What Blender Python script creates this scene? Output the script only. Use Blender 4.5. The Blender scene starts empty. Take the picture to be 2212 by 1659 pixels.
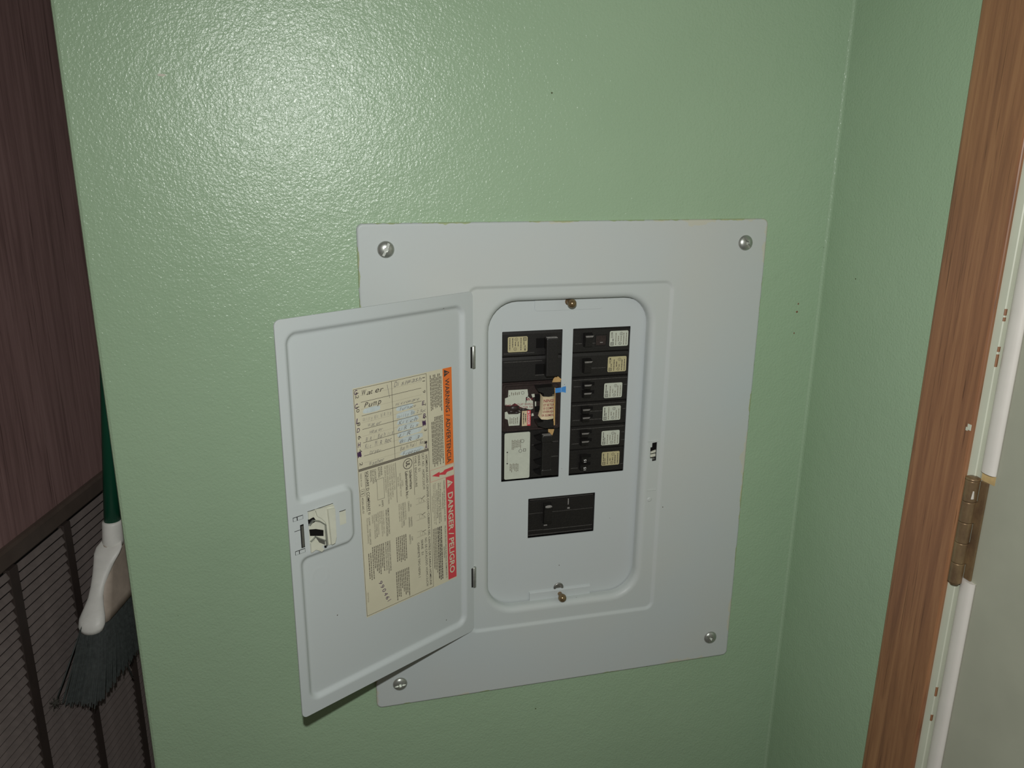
import bpy, bmesh, math, random
from mathutils import Matrix, Vector
random.seed(7)

# ------------------------------------------------------------------ units
# lengths below are millimetres; the origin is the upper left corner of the
# panel cover, x to the right, y into the wall, z up (floor at z = -1450)
ZF = 1450.0
def W(x, y, z): return Vector((x/1000.0, y/1000.0, (z+ZF)/1000.0))

# ------------------------------------------------------------------ camera, world, light
scene = bpy.context.scene
col = scene.collection
cam_data = bpy.data.cameras.new('camera')
cam_data.sensor_width = 36.0
cam_data.lens = 1750.0/2212.0*36.0
cam_data.clip_start = 0.02
cam = bpy.data.objects.new('camera', cam_data); col.objects.link(cam)
Rt = Vector((0.96898757, -0.24691789, 0.0097289))
Dn = Vector((-0.05987029, -0.27278444, -0.9602105))
Fw = Vector((0.23974704, 0.92984956, -0.27910778))
cm = Matrix.Identity(4)
for i in range(3):
    cm[i][0] = Rt[i]; cm[i][1] = -Dn[i]; cm[i][2] = -Fw[i]
cm.translation = W(-45.8, -726.8, 64.0)
cam.matrix_world = cm
scene.camera = cam

world = bpy.data.worlds.new('world'); scene.world = world
world.use_nodes = True
bg = world.node_tree.nodes['Background']
bg.inputs[0].default_value = (1.0, 0.90, 0.80, 1.0)
bg.inputs[1].default_value = 0.05

fl = bpy.data.lights.new('camera_flash', 'AREA')
fl.shape = 'DISK'; fl.size = 0.016
fl.energy = 4.1
fl.color = (1.0, 1.0, 0.985)
flash = bpy.data.objects.new('camera_flash', fl); col.objects.link(flash)
flash.location = W(-48.0, -727.0, 138.0)
aim = Rt*((1600.0-1106.0)/1750.0) + Dn*((1350.0-829.5)/1750.0) + Fw      # the flash head points a little low and right
flash.rotation_euler = aim.to_track_quat('-Z', 'Y').to_euler()

vs = scene.view_settings
vs.view_transform = 'Standard'; vs.look = 'None'; vs.gamma = 1.0
vs.exposure = 0.0; vs.use_curve_mapping = False

# ------------------------------------------------------------------ materials
def new_mat(name):
    m = bpy.data.materials.new(name); m.use_nodes = True
    nt = m.node_tree
    return m, nt, nt.nodes['Principled BSDF']
def node(nt, typ, **kw):
    n = nt.nodes.new(typ)
    for k, v in kw.items(): setattr(n, k, v)
    return n
def coords(nt, scale=(1, 1, 1), rot=(0, 0, 0), kind='Object'):
    tc = node(nt, 'ShaderNodeTexCoord'); mp = node(nt, 'ShaderNodeMapping')
    mp.inputs['Scale'].default_value = scale; mp.inputs['Rotation'].default_value = rot
    nt.links.new(tc.outputs[kind], mp.inputs['Vector'])
    return mp.outputs['Vector']
def noise(nt, vec, scale, detail=2.0, rough=0.5, dist=0.0):
    n = node(nt, 'ShaderNodeTexNoise')
    n.inputs['Scale'].default_value = scale; n.inputs['Detail'].default_value = detail
    n.inputs['Roughness'].default_value = rough; n.inputs['Distortion'].default_value = dist
    nt.links.new(vec, n.inputs['Vector'])
    return n.outputs['Fac']
def ramp(nt, fac, stops):
    r = node(nt, 'ShaderNodeValToRGB')
    els = r.color_ramp.elements
    while len(els) < len(stops): els.new(0.5)
    for e, (p, c) in zip(els, stops):
        e.position = p; e.color = (c[0], c[1], c[2], 1) if isinstance(c, (tuple, list)) else (c, c, c, 1)
    nt.links.new(fac, r.inputs['Fac'])
    return r.outputs['Color']
def mixc(nt, fac, a, b, mode='MIX'):
    n = node(nt, 'ShaderNodeMix', data_type='RGBA', blend_type=mode)
    for sock, v in ((n.inputs[0], fac), (n.inputs[6], a), (n.inputs[7], b)):
        if isinstance(v, (int, float)): sock.default_value = v
        elif isinstance(v, (tuple, list)): sock.default_value = (v[0], v[1], v[2], 1)
        else: nt.links.new(v, sock)
    return n.outputs[2]
def math_n(nt, op, a, b=None, clamp=False):
    n = node(nt, 'ShaderNodeMath', operation=op, use_clamp=clamp)
    for i, v in enumerate((a, b)):
        if v is None: continue
        if isinstance(v, (int, float)): n.inputs[i].default_value = v
        else: nt.links.new(v, n.inputs[i])
    return n.outputs[0]
def bump(nt, bsdf, h, strength, dist):
    b = node(nt, 'ShaderNodeBump')
    b.inputs['Strength'].default_value = strength; b.inputs['Distance'].default_value = dist
    nt.links.new(h, b.inputs['Height']); nt.links.new(b.outputs['Normal'], bsdf.inputs['Normal'])
def plain(name, c, rough=0.5, metal=0.0, spec=0.5, var=0.0, vscale=60.0):
    m, nt, b = new_mat(name)
    b.inputs['Base Color'].default_value = (c[0], c[1], c[2], 1)
    b.inputs['Roughness'].default_value = rough; b.inputs['Metallic'].default_value = metal
    b.inputs['Specular IOR Level'].default_value = spec
    if var:
        f = noise(nt, coords(nt), vscale, 4.0, 0.6)
        lo = tuple(max(0.0, x*(1-var)) for x in c); hi = tuple(min(1.0, x*(1+var)) for x in c)
        nt.links.new(ramp(nt, f, [(0.3, lo), (0.7, hi)]), b.inputs['Base Color'])
    return m

def green_paint():
    m, nt, b = new_mat('green_wall_paint')
    v = coords(nt)
    big = noise(nt, v, 6.0, 3.0)
    c = ramp(nt, big, [(0.3, (0.330, 0.465, 0.305)), (0.7, (0.352, 0.490, 0.325))])
    spk = node(nt, 'ShaderNodeTexVoronoi'); spk.inputs['Scale'].default_value = 34.0
    nt.links.new(v, spk.inputs['Vector'])
    near = math_n(nt, 'LESS_THAN', spk.outputs['Distance'], 0.028)
    sep = node(nt, 'ShaderNodeSeparateColor'); nt.links.new(spk.outputs['Color'], sep.inputs[0])
    gate = math_n(nt, 'GREATER_THAN', sep.outputs[0], 0.72)
    c = mixc(nt, math_n(nt, 'MULTIPLY', near, gate), c, (0.10, 0.12, 0.06))
    nt.links.new(c, b.inputs['Base Color'])
    b.inputs['Roughness'].default_value = 0.265
    b.inputs['Specular IOR Level'].default_value = 0.40
    f1 = noise(nt, v, 430.0, 2.0, 0.6, 0.3)
    f2 = noise(nt, v, 70.0, 2.0)
    h = math_n(nt, 'ADD', f1, math_n(nt, 'MULTIPLY', f2, 0.9))
    bump(nt, b, h, 0.8, 0.0006)
    return m
GREEN = green_paint()

def white_enamel(name, c, warm, edge=False):
    m, nt, b = new_mat(name)
    v = coords(nt)
    f = noise(nt, v, 5.0, 3.0)
    cc = ramp(nt, f, [(0.35, c), (0.75, warm)])
    spk = node(nt, 'ShaderNodeTexVoronoi'); spk.inputs['Scale'].default_value = 55.0
    nt.links.new(v, spk.inputs['Vector'])
    near = math_n(nt, 'LESS_THAN', spk.outputs['Distance'], 0.032)
    sep = node(nt, 'ShaderNodeSeparateColor'); nt.links.new(spk.outputs['Color'], sep.inputs[0])
    gate = math_n(nt, 'GREATER_THAN', sep.outputs[0], 0.86)
    cc = mixc(nt, math_n(nt, 'MULTIPLY', near, gate), cc, (0.12, 0.10, 0.08))
    if edge:   # wall paint brushed over the rim of the cover
        s = node(nt, 'ShaderNodeSeparateXYZ')
        tc = node(nt, 'ShaderNodeTexCoord'); nt.links.new(tc.outputs['Object'], s.inputs[0])
        dx = math_n(nt, 'SUBTRACT', math_n(nt, 'ABSOLUTE', s.outputs[0]), 0.2013)
        dz = math_n(nt, 'SUBTRACT', math_n(nt, 'ABSOLUTE', math_n(nt, 'SUBTRACT', s.outputs[2], 0.24885)), 0.24885)
        dd = math_n(nt, 'MAXIMUM', dx, dz)
        nz = math_n(nt, 'MULTIPLY', math_n(nt, 'SUBTRACT', noise(nt, v, 28.0, 4.0, 0.65), 0.5), 0.013)
        mk = math_n(nt, 'GREATER_THAN', math_n(nt, 'ADD', dd, nz), -0.0004)
        cc = mixc(nt, mk, cc, (0.40, 0.47, 0.27))
        nz2 = math_n(nt, 'MULTIPLY', math_n(nt, 'SUBTRACT', noise(nt, v, 11.0, 5.0, 0.7), 0.5), 0.05)
        mk2 = math_n(nt, 'MULTIPLY', math_n(nt, 'GREATER_THAN', math_n(nt, 'ADD', dd, nz2), 0.0005), 0.35)
        cc = mixc(nt, mk2, cc, (0.60, 0.55, 0.34))
    nt.links.new(cc, b.inputs['Base Color'])
    b.inputs['Roughness'].default_value = 0.42
    b.inputs['Specular IOR Level'].default_value = 0.3
    bump(nt, b, noise(nt, v, 260.0, 2.0), 0.10, 0.0004)
    return m
COVER = white_enamel('cover_enamel', (0.515, 0.570, 0.566), (0.545, 0.565, 0.522), True)
ENAMEL = white_enamel('door_enamel', (0.530, 0.577, 0.575), (0.538, 0.575, 0.562))

def wood(name, dark, mid, light, vec_scale, bump_s=0.1, rough=0.42, dist=2.0):
    m, nt, b = new_mat(name)
    v = coords(nt, vec_scale)
    f1 = noise(nt, v, 6.0, 6.0, 0.62, dist)
    v2 = coords(nt, tuple(x*4.0 if i != 2 else x*1.6 for i, x in enumerate(vec_scale)))
    f2 = noise(nt, v2, 9.0, 3.0, 0.6, 0.4)
    c = ramp(nt, f1, [(0.28, dark), (0.5, mid), (0.74, light)])
    pores = ramp(nt, f2, [(0.30, 0.0), (0.40, 1.0)])
    c = mixc(nt, 1.0, c, mixc(nt, pores, (0.45, 0.42, 0.40), (1, 1, 1)), 'MULTIPLY')
    nt.links.new(c, b.inputs['Base Color'])
    b.inputs['Roughness'].default_value = rough
    bump(nt, b, f2, bump_s, 0.0004)
    return m
CASING = wood('casing_wood', (0.205, 0.092, 0.048), (0.300, 0.140, 0.068), (0.400, 0.205, 0.098), (20, 20, 0.9), 0.12, 0.4, 0.9)
PANELING = wood('dark_panel_wood', (0.195, 0.114, 0.106), (0.300, 0.182, 0.170), (0.385, 0.242, 0.228), (13, 13, 0.5), 0.1, 0.6, 1.6)

JAMB = plain('jamb_paint', (0.62, 0.645, 0.52), 0.45, var=0.05, vscale=18)
STRIP = plain('strip_paint', (0.74, 0.71, 0.65), 0.4, var=0.04, vscale=25)
DOORP = plain('grey_door_paint', (0.39, 0.40, 0.315), 0.5, var=0.08, vscale=9)
RAWWOOD = plain('raw_wood', (0.55, 0.40, 0.18), 0.7, var=0.15, vscale=120)
def brass_mat(name, c, c2, rough, metal):
    m, nt, b = new_mat(name)
    f = noise(nt, coords(nt, (1, 1, 0.5)), 90.0, 5.0, 0.65)
    nt.links.new(ramp(nt, f, [(0.35, c), (0.7, c2)]), b.inputs['Base Color'])
    b.inputs['Metallic'].default_value = metal; b.inputs['Roughness'].default_value = rough
    return m
BRASS = brass_mat('aged_brass', (0.20, 0.13, 0.075), (0.33, 0.23, 0.12), 0.38, 0.5)
KNOB = brass_mat('knob_brass', (0.17, 0.115, 0.06), (0.30, 0.215, 0.11), 0.24, 0.6)
STEEL = plain('zinc_steel', (0.42, 0.44, 0.40), 0.36, 0.7, var=0.15, vscale=300)
STEELD = plain('dull_steel', (0.30, 0.30, 0.28), 0.4, 0.85, var=0.2, vscale=300)
def black_plastic():
    m, nt, b = new_mat('black_plastic')
    v = coords(nt)
    f = noise(nt, v, 900.0, 3.0, 0.7)
    c = ramp(nt, f, [(0.45, (0.010, 0.0092, 0.0083)), (0.72, (0.021, 0.019, 0.017))])
    g = noise(nt, coords(nt, (0.25, 1, 1)), 420.0, 4.0, 0.75)
    c = mixc(nt, ramp(nt, g, [(0.68, 0.0), (0.76, 0.5)]), c, (0.12, 0.11, 0.10))
    nt.links.new(c, b.inputs['Base Color'])
    b.inputs['Roughness'].default_value = 0.42
    bump(nt, b, f, 0.12, 0.0003)
    return m
BLACK = black_plastic()
SHADEBLK = plain('shade_black', (0.009, 0.0085, 0.008), 0.9, spec=0.1)  # matte black; its flat patches stand in for shade in recesses
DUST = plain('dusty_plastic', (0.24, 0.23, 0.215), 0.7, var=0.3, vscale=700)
SCUFF = plain('scuffed_plastic', (0.085, 0.08, 0.073), 0.6, var=0.5, vscale=900)
BROWNP = plain('brown_black_plastic', (0.030, 0.020, 0.018), 0.4, var=0.3, vscale=500)
PAPER = plain('label_paper', (0.640, 0.605, 0.445), 0.6, var=0.04, vscale=30)
ORANGE = plain('orange_ink', (0.80, 0.185, 0.035), 0.5)
RED = plain('red_ink', (0.64, 0.060, 0.075), 0.5)
INK = plain('black_ink', (0.055, 0.045, 0.04), 0.6)
FINE = plain('fine_print_ink', (0.20, 0.18, 0.135), 0.7)
PENCIL = plain('pencil', (0.20, 0.19, 0.18), 0.6)
PEN = plain('purple_pen', (0.075, 0.035, 0.095), 0.6)
WHITEOUT = plain('correction_fluid', (0.56, 0.63, 0.62), 0.7, var=0.08, vscale=200)
YELLOWP = plain('yellowed_label', (0.50, 0.45, 0.25), 0.6, var=0.06, vscale=200)
PALEP = plain('pale_label', (0.55, 0.585, 0.485), 0.6, var=0.05, vscale=200)
CREAMP = plain('cream_label', (0.62, 0.52, 0.33), 0.6, var=0.06, vscale=200)
REDTXT = plain('dark_red_ink', (0.27, 0.03, 0.045), 0.6)
WHITEINK = plain('white_ink', (0.75, 0.75, 0.72), 0.6)
TAN = plain('tan_paper', (0.52, 0.33, 0.13), 0.75, var=0.12, vscale=200)
BLUE = plain('blue_tape', (0.05, 0.25, 0.62), 0.5, var=0.08, vscale=300)
CREAMPL = plain('cream_plastic', (0.62, 0.63, 0.52), 0.4, var=0.05, vscale=100)
GRILLE = plain('brown_grille_enamel', (0.105, 0.078, 0.062), 0.5, var=0.15, vscale=40)
GRILLED = plain('dark_grille_enamel', (0.055, 0.040, 0.034), 0.6, var=0.15, vscale=40)
BLADE = plain('dusty_grille_blade', (0.218, 0.182, 0.168), 0.7, var=0.16, vscale=60)
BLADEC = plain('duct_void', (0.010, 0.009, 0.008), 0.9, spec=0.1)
GREENPL = plain('green_handle', (0.006, 0.085, 0.045), 0.35)
SHROUD = plain('cream_broom_plastic', (0.93, 0.93, 0.86), 0.45, var=0.06, vscale=60)
SHROUD2 = plain('shaded_tan_plastic', (0.56, 0.47, 0.38), 0.55, var=0.12, vscale=60)  # tan web; the shade between the rims is put into its colour
BRISTLE = plain('green_black_bristle', (0.052, 0.062, 0.058), 0.5, var=0.3, vscale=200)
FLUFF = plain('dust_fluff', (0.09, 0.085, 0.07), 0.95)
FLOORM = plain('floor_vinyl', (0.30, 0.25, 0.20), 0.5, var=0.2, vscale=8)

# ------------------------------------------------------------------ mesh helpers
class MB:
    def __init__(self): self.v = []; self.f = []; self.m = []; self.s = []; self.mats = []
    def mi(self, mat):
        if mat not in self.mats: self.mats.append(mat)
        return self.mats.index(mat)
    def add(self, verts, faces, mat, smooth=False):
        o = len(self.v); k = self.mi(mat)
        self.v += [Vector(p) for p in verts]
        for f in faces:
            self.f.append(tuple(o+i for i in f)); self.m.append(k); self.s.append(smooth)
    def box(self, x0, x1, y0, y1, z0, z1, mat, bev=0.0, fr=None):
        fr = fr or (lambda x, y, z: Vector((x, y, z)))
        if bev <= 0:
            P = [(x, y, z) for x in (x0, x1) for y in (y0, y1) for z in (z0, z1)]
            F = [(0, 1, 3, 2), (4, 6, 7, 5), (0, 4, 5, 1), (2, 3, 7, 6), (0, 2, 6, 4), (1, 5, 7, 3)]
            self.add([fr(*p) for p in P], F, mat); return
        bm = bmesh.new()
        bmesh.ops.create_cube(bm, size=1.0)
        for v in bm.verts:
            v.co = Vector(((x0+x1)/2+v.co.x*(x1-x0), (y0+y1)/2+v.co.y*(y1-y0), (z0+z1)/2+v.co.z*(z1-z0)))
        bmesh.ops.bevel(bm, geom=bm.edges[:], offset=bev, segments=2, profile=0.5, affect='EDGES')
        bm.verts.index_update()
        self.add([fr(*v.co) for v in bm.verts], [[v.index for v in f.verts] for f in bm.faces], mat); bm.free()
    def prism(self, poly, ax, a0, a1, mat, fr=None, smooth=False, caps=True):
        # poly in the two remaining axes, extruded along axis ax from a0 to a1
        fr = fr or (lambda x, y, z: Vector((x, y, z)))
        def pt(p, a):
            q = list(p); q.insert(ax, a); return fr(*q)
        n = len(poly)
        vs_ = [pt(p, a0) for p in poly]+[pt(p, a1) for p in poly]
        fs = [(i, (i+1) % n, n+(i+1) % n, n+i) for i in range(n)]
        self.add(vs_, fs, mat, smooth)
        if caps: self.add(vs_, [tuple(range(n))[::-1], tuple(range(n, 2*n))], mat)
    def loft(self, rings, mat, closed_u=True, closed_v=False, smooth=True, caps=False):
        n = len(rings[0]); o = []
        for r in rings: o += [Vector(p) for p in r]
        fs = []
        R = len(rings)
        for j in range(R if closed_v else R-1):
            j2 = (j+1) % R
            for i in range(n if closed_u else n-1):
                i2 = (i+1) % n
                fs.append((j*n+i, j*n+i2, j2*n+i2, j2*n+i))
        if caps: fs += [tuple(range(n))[::-1], tuple((R-1)*n+i for i in range(n))]
        self.add(o, fs, mat, smooth)
    def lathe(self, prof, mat, fr, seg=32, smooth=True):
        rings = [[fr(r*math.cos(2*math.pi*i/seg), r*math.sin(2*math.pi*i/seg), h) for i in range(seg)] for r, h in prof]
        self.loft(rings, mat, smooth=smooth)
        if prof[0][0] > 1e-6: self.add(rings[0], [tuple(range(seg))], mat)
        if prof[-1][0] > 1e-6: self.add(rings[-1], [tuple(range(seg))[::-1]], mat)
    def tube(self, pts, rad, mat, seg=8, smooth=True):
        pts = [Vector(p) for p in pts]; rings = []
        for i, p in enumerate(pts):
            t = (pts[min(i+1, len(pts)-1)]-pts[max(i-1, 0)]).normalized()
            a = t.orthogonal() if i == 0 else (a0 - t*(a0.dot(t)))
            a = a.normalized(); a0 = a; b = t.cross(a)
            r = rad[i] if isinstance(rad, (list, tuple)) else rad
            rings.append([p+a*(r*math.cos(2*math.pi*k/seg))+b*(r*math.sin(2*math.pi*k/seg)) for k in range(seg)])
        self.loft(rings, mat, smooth=smooth, caps=True)
    def build(self, name, parent=None, base=(0, 0, 0), world_xf=True):
        # base: where the object's origin stands (mm); a part shares its parent's origin
        B = Vector(parent['_base']) if parent is not None and '_base' in parent else Vector(base)
        me = bpy.data.meshes.new(name)
        me.from_pydata([((p-B)/1000.0)[:] for p in self.v], [], self.f)
        for mt in self.mats: me.materials.append(mt)
        me.polygons.foreach_set('material_index', self.m)
        me.polygons.foreach_set('use_smooth', self.s)
        bm = bmesh.new(); bm.from_mesh(me)
        bmesh.ops.recalc_face_normals(bm, faces=bm.faces[:]) if not getattr(self, 'keep', False) else None
        bm.to_mesh(me); bm.free(); me.update()
        ob = bpy.data.objects.new(name, me); col.objects.link(ob)
        if parent is not None: ob.parent = parent
        else: ob.location = W(*B)
        ob['_base'] = list(B)
        return ob

def empty(name, base):
    e = bpy.data.objects.new(name, None); col.objects.link(e)
    e.location = W(*base); e['_base'] = list(base); e.empty_display_size = 0.05
    return e
def tag(o, label=None, cat=None, group=None, kind=None):
    if label: o['label'] = label
    if cat: o['category'] = cat
    if group: o['group'] = group
    if kind: o['kind'] = kind
    return o
def rrect(x0, x1, z0, z1, r, n=8):
    # counter-clockwise rounded rectangle, 4*(n+1) points
    out = []
    for cx, cz, a0 in ((x1-r, z1-r, 0), (x0+r, z1-r, 90), (x0+r, z0+r, 180), (x1-r, z0+r, 270)):
        for k in range(n+1):
            a = math.radians(a0+90.0*k/n); out.append((cx+r*math.cos(a), cz+r*math.sin(a)))
    return out
def difference(ob, cutters):
    for c in cutters:
        md = ob.modifiers.new('cut', 'BOOLEAN'); md.operation = 'DIFFERENCE'; md.solver = 'EXACT'; md.object = c
    dg = bpy.context.evaluated_depsgraph_get(); dg.update()
    me = bpy.data.meshes.new_from_object(ob.evaluated_get(dg))
    ob.modifiers.clear(); ob.data = me
    for c in cutters: bpy.data.objects.remove(c)

# lettering ----------------------------------------------------------
_fc = bpy.data.curves.new('lettering', 'FONT'); _fo = bpy.data.objects.new('lettering', _fc)
_cache = {}
def glyphs(s, bold=0.0, shear=0.0):
    k = (s, bold, shear)
    if k not in _cache:
        _fc.body = s; _fc.size = 1.0; _fc.offset = bold; _fc.shear = shear; _fc.resolution_u = 3
        me = _fo.to_mesh()
        vv = [(v.co.x, v.co.y) for v in me.vertices]; ff = [tuple(p.vertices) for p in me.polygons]
        _fo.to_mesh_clear()
        x0 = min(v[0] for v in vv); x1 = max(v[0] for v in vv)
        _cache[k] = ([((x-x0)/(x1-x0), y/0.69) for x, y in vv], ff, (x1-x0)/0.69)
    return _cache[k]
def write(mb, fr2, s, u0, u1, base, cap, mat, bold=0.0, shear=0.0):
    # fr2(u, v) -> point; text runs from u0 to u1 with its base line at v = base
    vv, ff, asp = glyphs(s, bold, shear)
    if u1 is None: u1 = u0+asp*cap
    mb.add([fr2(u0+(u1-u0)*x, base+cap*y) for x, y in vv], ff, mat)
def scrawl(mb, fr2, s, u0, u1, base, cap, mat, rnd, bold=-0.006):
    # loose handwriting: every letter tilts and drifts a little
    n = len(s); w = (u1-u0)/n
    for i, ch in enumerate(s):
        if ch == ' ': continue
        vv, ff, asp = glyphs(ch, bold, 0.35)
        h = cap*rnd.uniform(0.85, 1.15); db = rnd.uniform(-0.12, 0.12)*cap; t = rnd.uniform(-0.12, 0.12)
        ww = w*(0.95 if ch not in 'Iilt/1' else 0.45)
        mb.add([fr2(u0+i*w+ww*x+t*y*h*0.3, base+db+h*y) for x, y in vv], ff, mat)
def quad2(mb, fr2, u0, u1, v0, v1, mat):
    mb.add([fr2(u0, v0), fr2(u1, v0), fr2(u1, v1), fr2(u0, v1)], [(0, 1, 2, 3)], mat)
def line2(mb, fr2, p, q, w, mat):
    d = Vector((q[0]-p[0], q[1]-p[1])); n = Vector((-d.y, d.x)).normalized()*(w/2)
    mb.add([fr2(p[0]+n.x, p[1]+n.y), fr2(q[0]+n.x, q[1]+n.y), fr2(q[0]-n.x, q[1]-n.y), fr2(p[0]-n.x, p[1]-n.y)], [(0, 1, 2, 3)], mat)
def frame2(mb, fr2, u0, u1, v0, v1, w, mat):
    for a, b in (((u0, v0), (u1, v0)), ((u1, v0), (u1, v1)), ((u1, v1), (u0, v1)), ((u0, v1), (u0, v0))): line2(mb, fr2, a, b, w, mat)
def ring2(mb, fr2, cu, cv, r, w, mat, seg=28):
    vv = []
    for k in range(seg):
        a = 2*math.pi*k/seg
        vv += [fr2(cu+(r-w/2)*math.cos(a), cv+(r-w/2)*math.sin(a)), fr2(cu+(r+w/2)*math.cos(a), cv+(r+w/2)*math.sin(a))]
    mb.add(vv, [(2*k, 2*k+1, (2*k+3) % (2*seg), (2*k+2) % (2*seg)) for k in range(seg)], mat)
def bars(mb, fr2, u0, u1, v, h, mat, rnd):
    # print too fine to read: word-long dashes
    u = u0
    while u < u1-0.4:
        w = min(rnd.uniform(1.0, 3.6)*h/0.9, u1-u)
        quad2(mb, fr2, u, u+w, v, v+h, mat); u += w+h*0.45
def poly2(mb, fr2, pts, mat): mb.add([fr2(*p) for p in pts], [tuple(range(len(pts)))], mat)

# ================================================================== SETTING
# floor
mb = MB(); mb.box(-1800, 1600, -1900, 1900, -1500, -1450, FLOORM)
tag(mb.build('floor', base=(0, 0, -1450)), kind='structure')

# wall that carries the panel; a stub that ends left of the panel
mb = MB()
def rr(x0, x1, z0, z1, y, r=0.1, n=3): return [(x, y, z) for x, z in rrect(x0, x1, z0, z1, r, n)]
XW, XR = -219.5, 472.5
mb.loft([rr(XW, XR+90, -1450, 760, 103), rr(XW, XR+90, -1450, 760, 6), rr(XW+1.0, XR+89, -1450, 760, 3.9),
         rr(XW+3.2, XR+88, -1450, 760, 3), rr(24, 378, -476, -22, 3), rr(24, 378, -476, -22, 103)], GREEN, closed_v=True, smooth=False)
wall_back = tag(mb.build('wall_back', base=(0, 0, -1450)), kind='structure')
def spot(x, z, rx, rz, mat, nm):
    q = MB(); q.lathe([(1.0, 0.0), (0.8, 0.25), (0.01, 0.35)], mat, lambda a, b, h: Vector((x+a*rx, 3.0-h, z+b*rz)), 12); q.build(nm, parent=wall_back)
RUST = plain('rust_stain', (0.21, 0.095, 0.05), 0.8); NICK = plain('plaster_nick', (0.62, 0.60, 0.50), 0.8)
spot(447.8, -87.6, 0.8, 1.0, RUST, 'rust_spot'); spot(447.2, -96.0, 1.2, 1.1, RUST, 'rust_spot'); spot(446.6, -118.6, 0.7, 0.9, RUST, 'rust_spot')
spot(-146.0, 117.0, 3.2, 1.0, NICK, 'chipped_paint'); spot(-141.5, 118.2, 1.8, 0.5, GREEN, 'chipped_paint')

# return wall at the right with a soft caulked corner
mb = MB()
pf = [(XR, -222.0), (XR, -1.0), (XR-0.5, 1.0), (XR-2.2, 2.9), (XR+0.6, 2.95), (XR+88, 2.95), (XR+88, -222)]
mb.prism(pf, 2, -1450, 760, GREEN)
tag(mb.build('wall_right', base=(XR, -100, -1450)), kind='structure')

# wood casing of the side door
mb = MB()
XC = 465.5
cp = [(XR, -160.6), (XR-3.0, -160.6), (XC+1.6, -161.6), (XC+0.4, -163.4), (XC, -166.0), (XC, -221.4), (XC+0.5, -223.0), (XC+1.2, -223.6), (XR, -223.6)]
mb.prism(cp, 2, -1450, 760, CASING)
mb.box(XC-0.25, XC+0.3, -222.4, -218.6, -150.5, -145.5, JAMB, 0.2); mb.box(XC-0.2, XC+0.3, -219.4, -217.2, -151.5, -148.6, JAMB, 0.15)   # slip of white paint
tag(mb.build('trim_1', base=(XR, -190, -1450)), kind='structure')
# painted jamb
mb = MB()
jp = [(468.5, -223.7), (468.5, -230.8), (469.2, -231.5), (560, -231.5), (560, -223.7)]
mb.prism(jp, 2, -1450, 760, JAMB)
# paint chips along its edge
for z, h, w in ((-52, 5, 1.2), (-57.5, 3, 0.8), (-81, 4, 1.6), (-90, 10, 1.1), (-390, 9, 1.6), (-417, 6, 1.3)):
    mb.prism([(468.55, -230.5), (468.3, -231.2), (469.0, -231.75-w*0.2), (470.5, -231.6)], 2, z-h/2, z+h/2, CASING)
tag(mb.build('trim_2', base=(480, -227, -1450)), kind='structure')

# grey side door with its edge moulding and hinge
XD = 472.5
mb = MB(); mb.box(XD, XD+35, -990, -232.6, -1440, 600, DOORP)
door1 = tag(mb.build('door_1', base=(XD, -600, -1440)), kind='structure')
def moulding(z0, z1):
    m = MB()
    prof = [(XD, -233.4), (XD-1.0, -233.6), (XD-2.2, -234.4), (XD-3.2, -236.0), (XD-3.9, -238.2), (XD-4.2, -240.6), (XD-4.2, -243.4), (XD-3.8, -245.6), (XD-2.9, -247.0), (XD-1.5, -247.9), (XD, -248.1)]
    m.prism(prof, 2, z0, z1, STRIP, smooth=True)
    return m.build('edge_moulding', parent=door1)
moulding(-180.5, 600); moulding(-1440, -276.0)
mb = MB()   # bare patch of wood left in the notch above the hinge leaf
mb.box(XD-0.4, XD+0.2, -247.6, -234.5, -188.5, -180.6, RAWWOOD)
mb.build('bare_wood_patch', parent=door1)
hx, hy, hr = 466.0, -232.6, 5.3
hg = MB(); hg.box(XD-2.2, XD-0.2, -243.2, -236.0, -275.4, -188.6, BRASS, 0.4)
for k in (1, 3):
    zt = -188.6-18.4*k
    hg.prism([(hx+1, hy-5.0), (XD-2.1, -237.5), (XD-0.3, -236.5), (hx+4, hy+1)], 2, zt-18.0, zt, BRASS)
hinge = hg.build('hinge', parent=door1)
hinge['label'] = 'aged brass butt hinge set in a notch of the white moulding'
for k in range(5):
    zt = -188.6-18.4*k; m = MB()
    m.lathe([(hr-1.3, -18.3), (hr-0.3, -18.0), (hr, -17.8), (hr, -17.4), (hr, -0.9), (hr, -0.5), (hr-0.3, -0.15), (hr-1.3, 0)], BRASS, lambda x, y, h, zt=zt: Vector((hx+x, hy+y, zt+h)), 28)
    m.build('knuckle', parent=hinge)
m = MB(); m.lathe([(hr-0.2, -0.2), (hr+0.3, 0.3), (hr+0.2, 1.4), (hr-1.4, 2.3), (0.01, 2.6)], BRASS, lambda x, y, h: Vector((hx+x, hy+y, -188.4+h)), 28)
m.lathe([(0.01, -3.0), (hr-2.2, -2.2), (hr-1.0, 0)], BRASS, lambda x, y, h: Vector((hx+x, hy+y, -280.6+h)), 28)
m.build('pin_cap', parent=hinge)
m = MB()    # drip of white paint on the upper knuckle
for i in range(6):
    z = -196.5-i*1.15; a = -2.02
    m.box(hx+(hr+0.15)*math.cos(a)-0.5-0.13*i, hx+(hr+0.15)*math.cos(a)+0.5+0.13*i, hy+(hr+0.15)*math.sin(a)-0.5, hy+(hr+0.15)*math.sin(a)+0.5, z-1.2, z, STRIP, 0.3)
m.build('paint_drip', parent=hinge)

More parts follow.
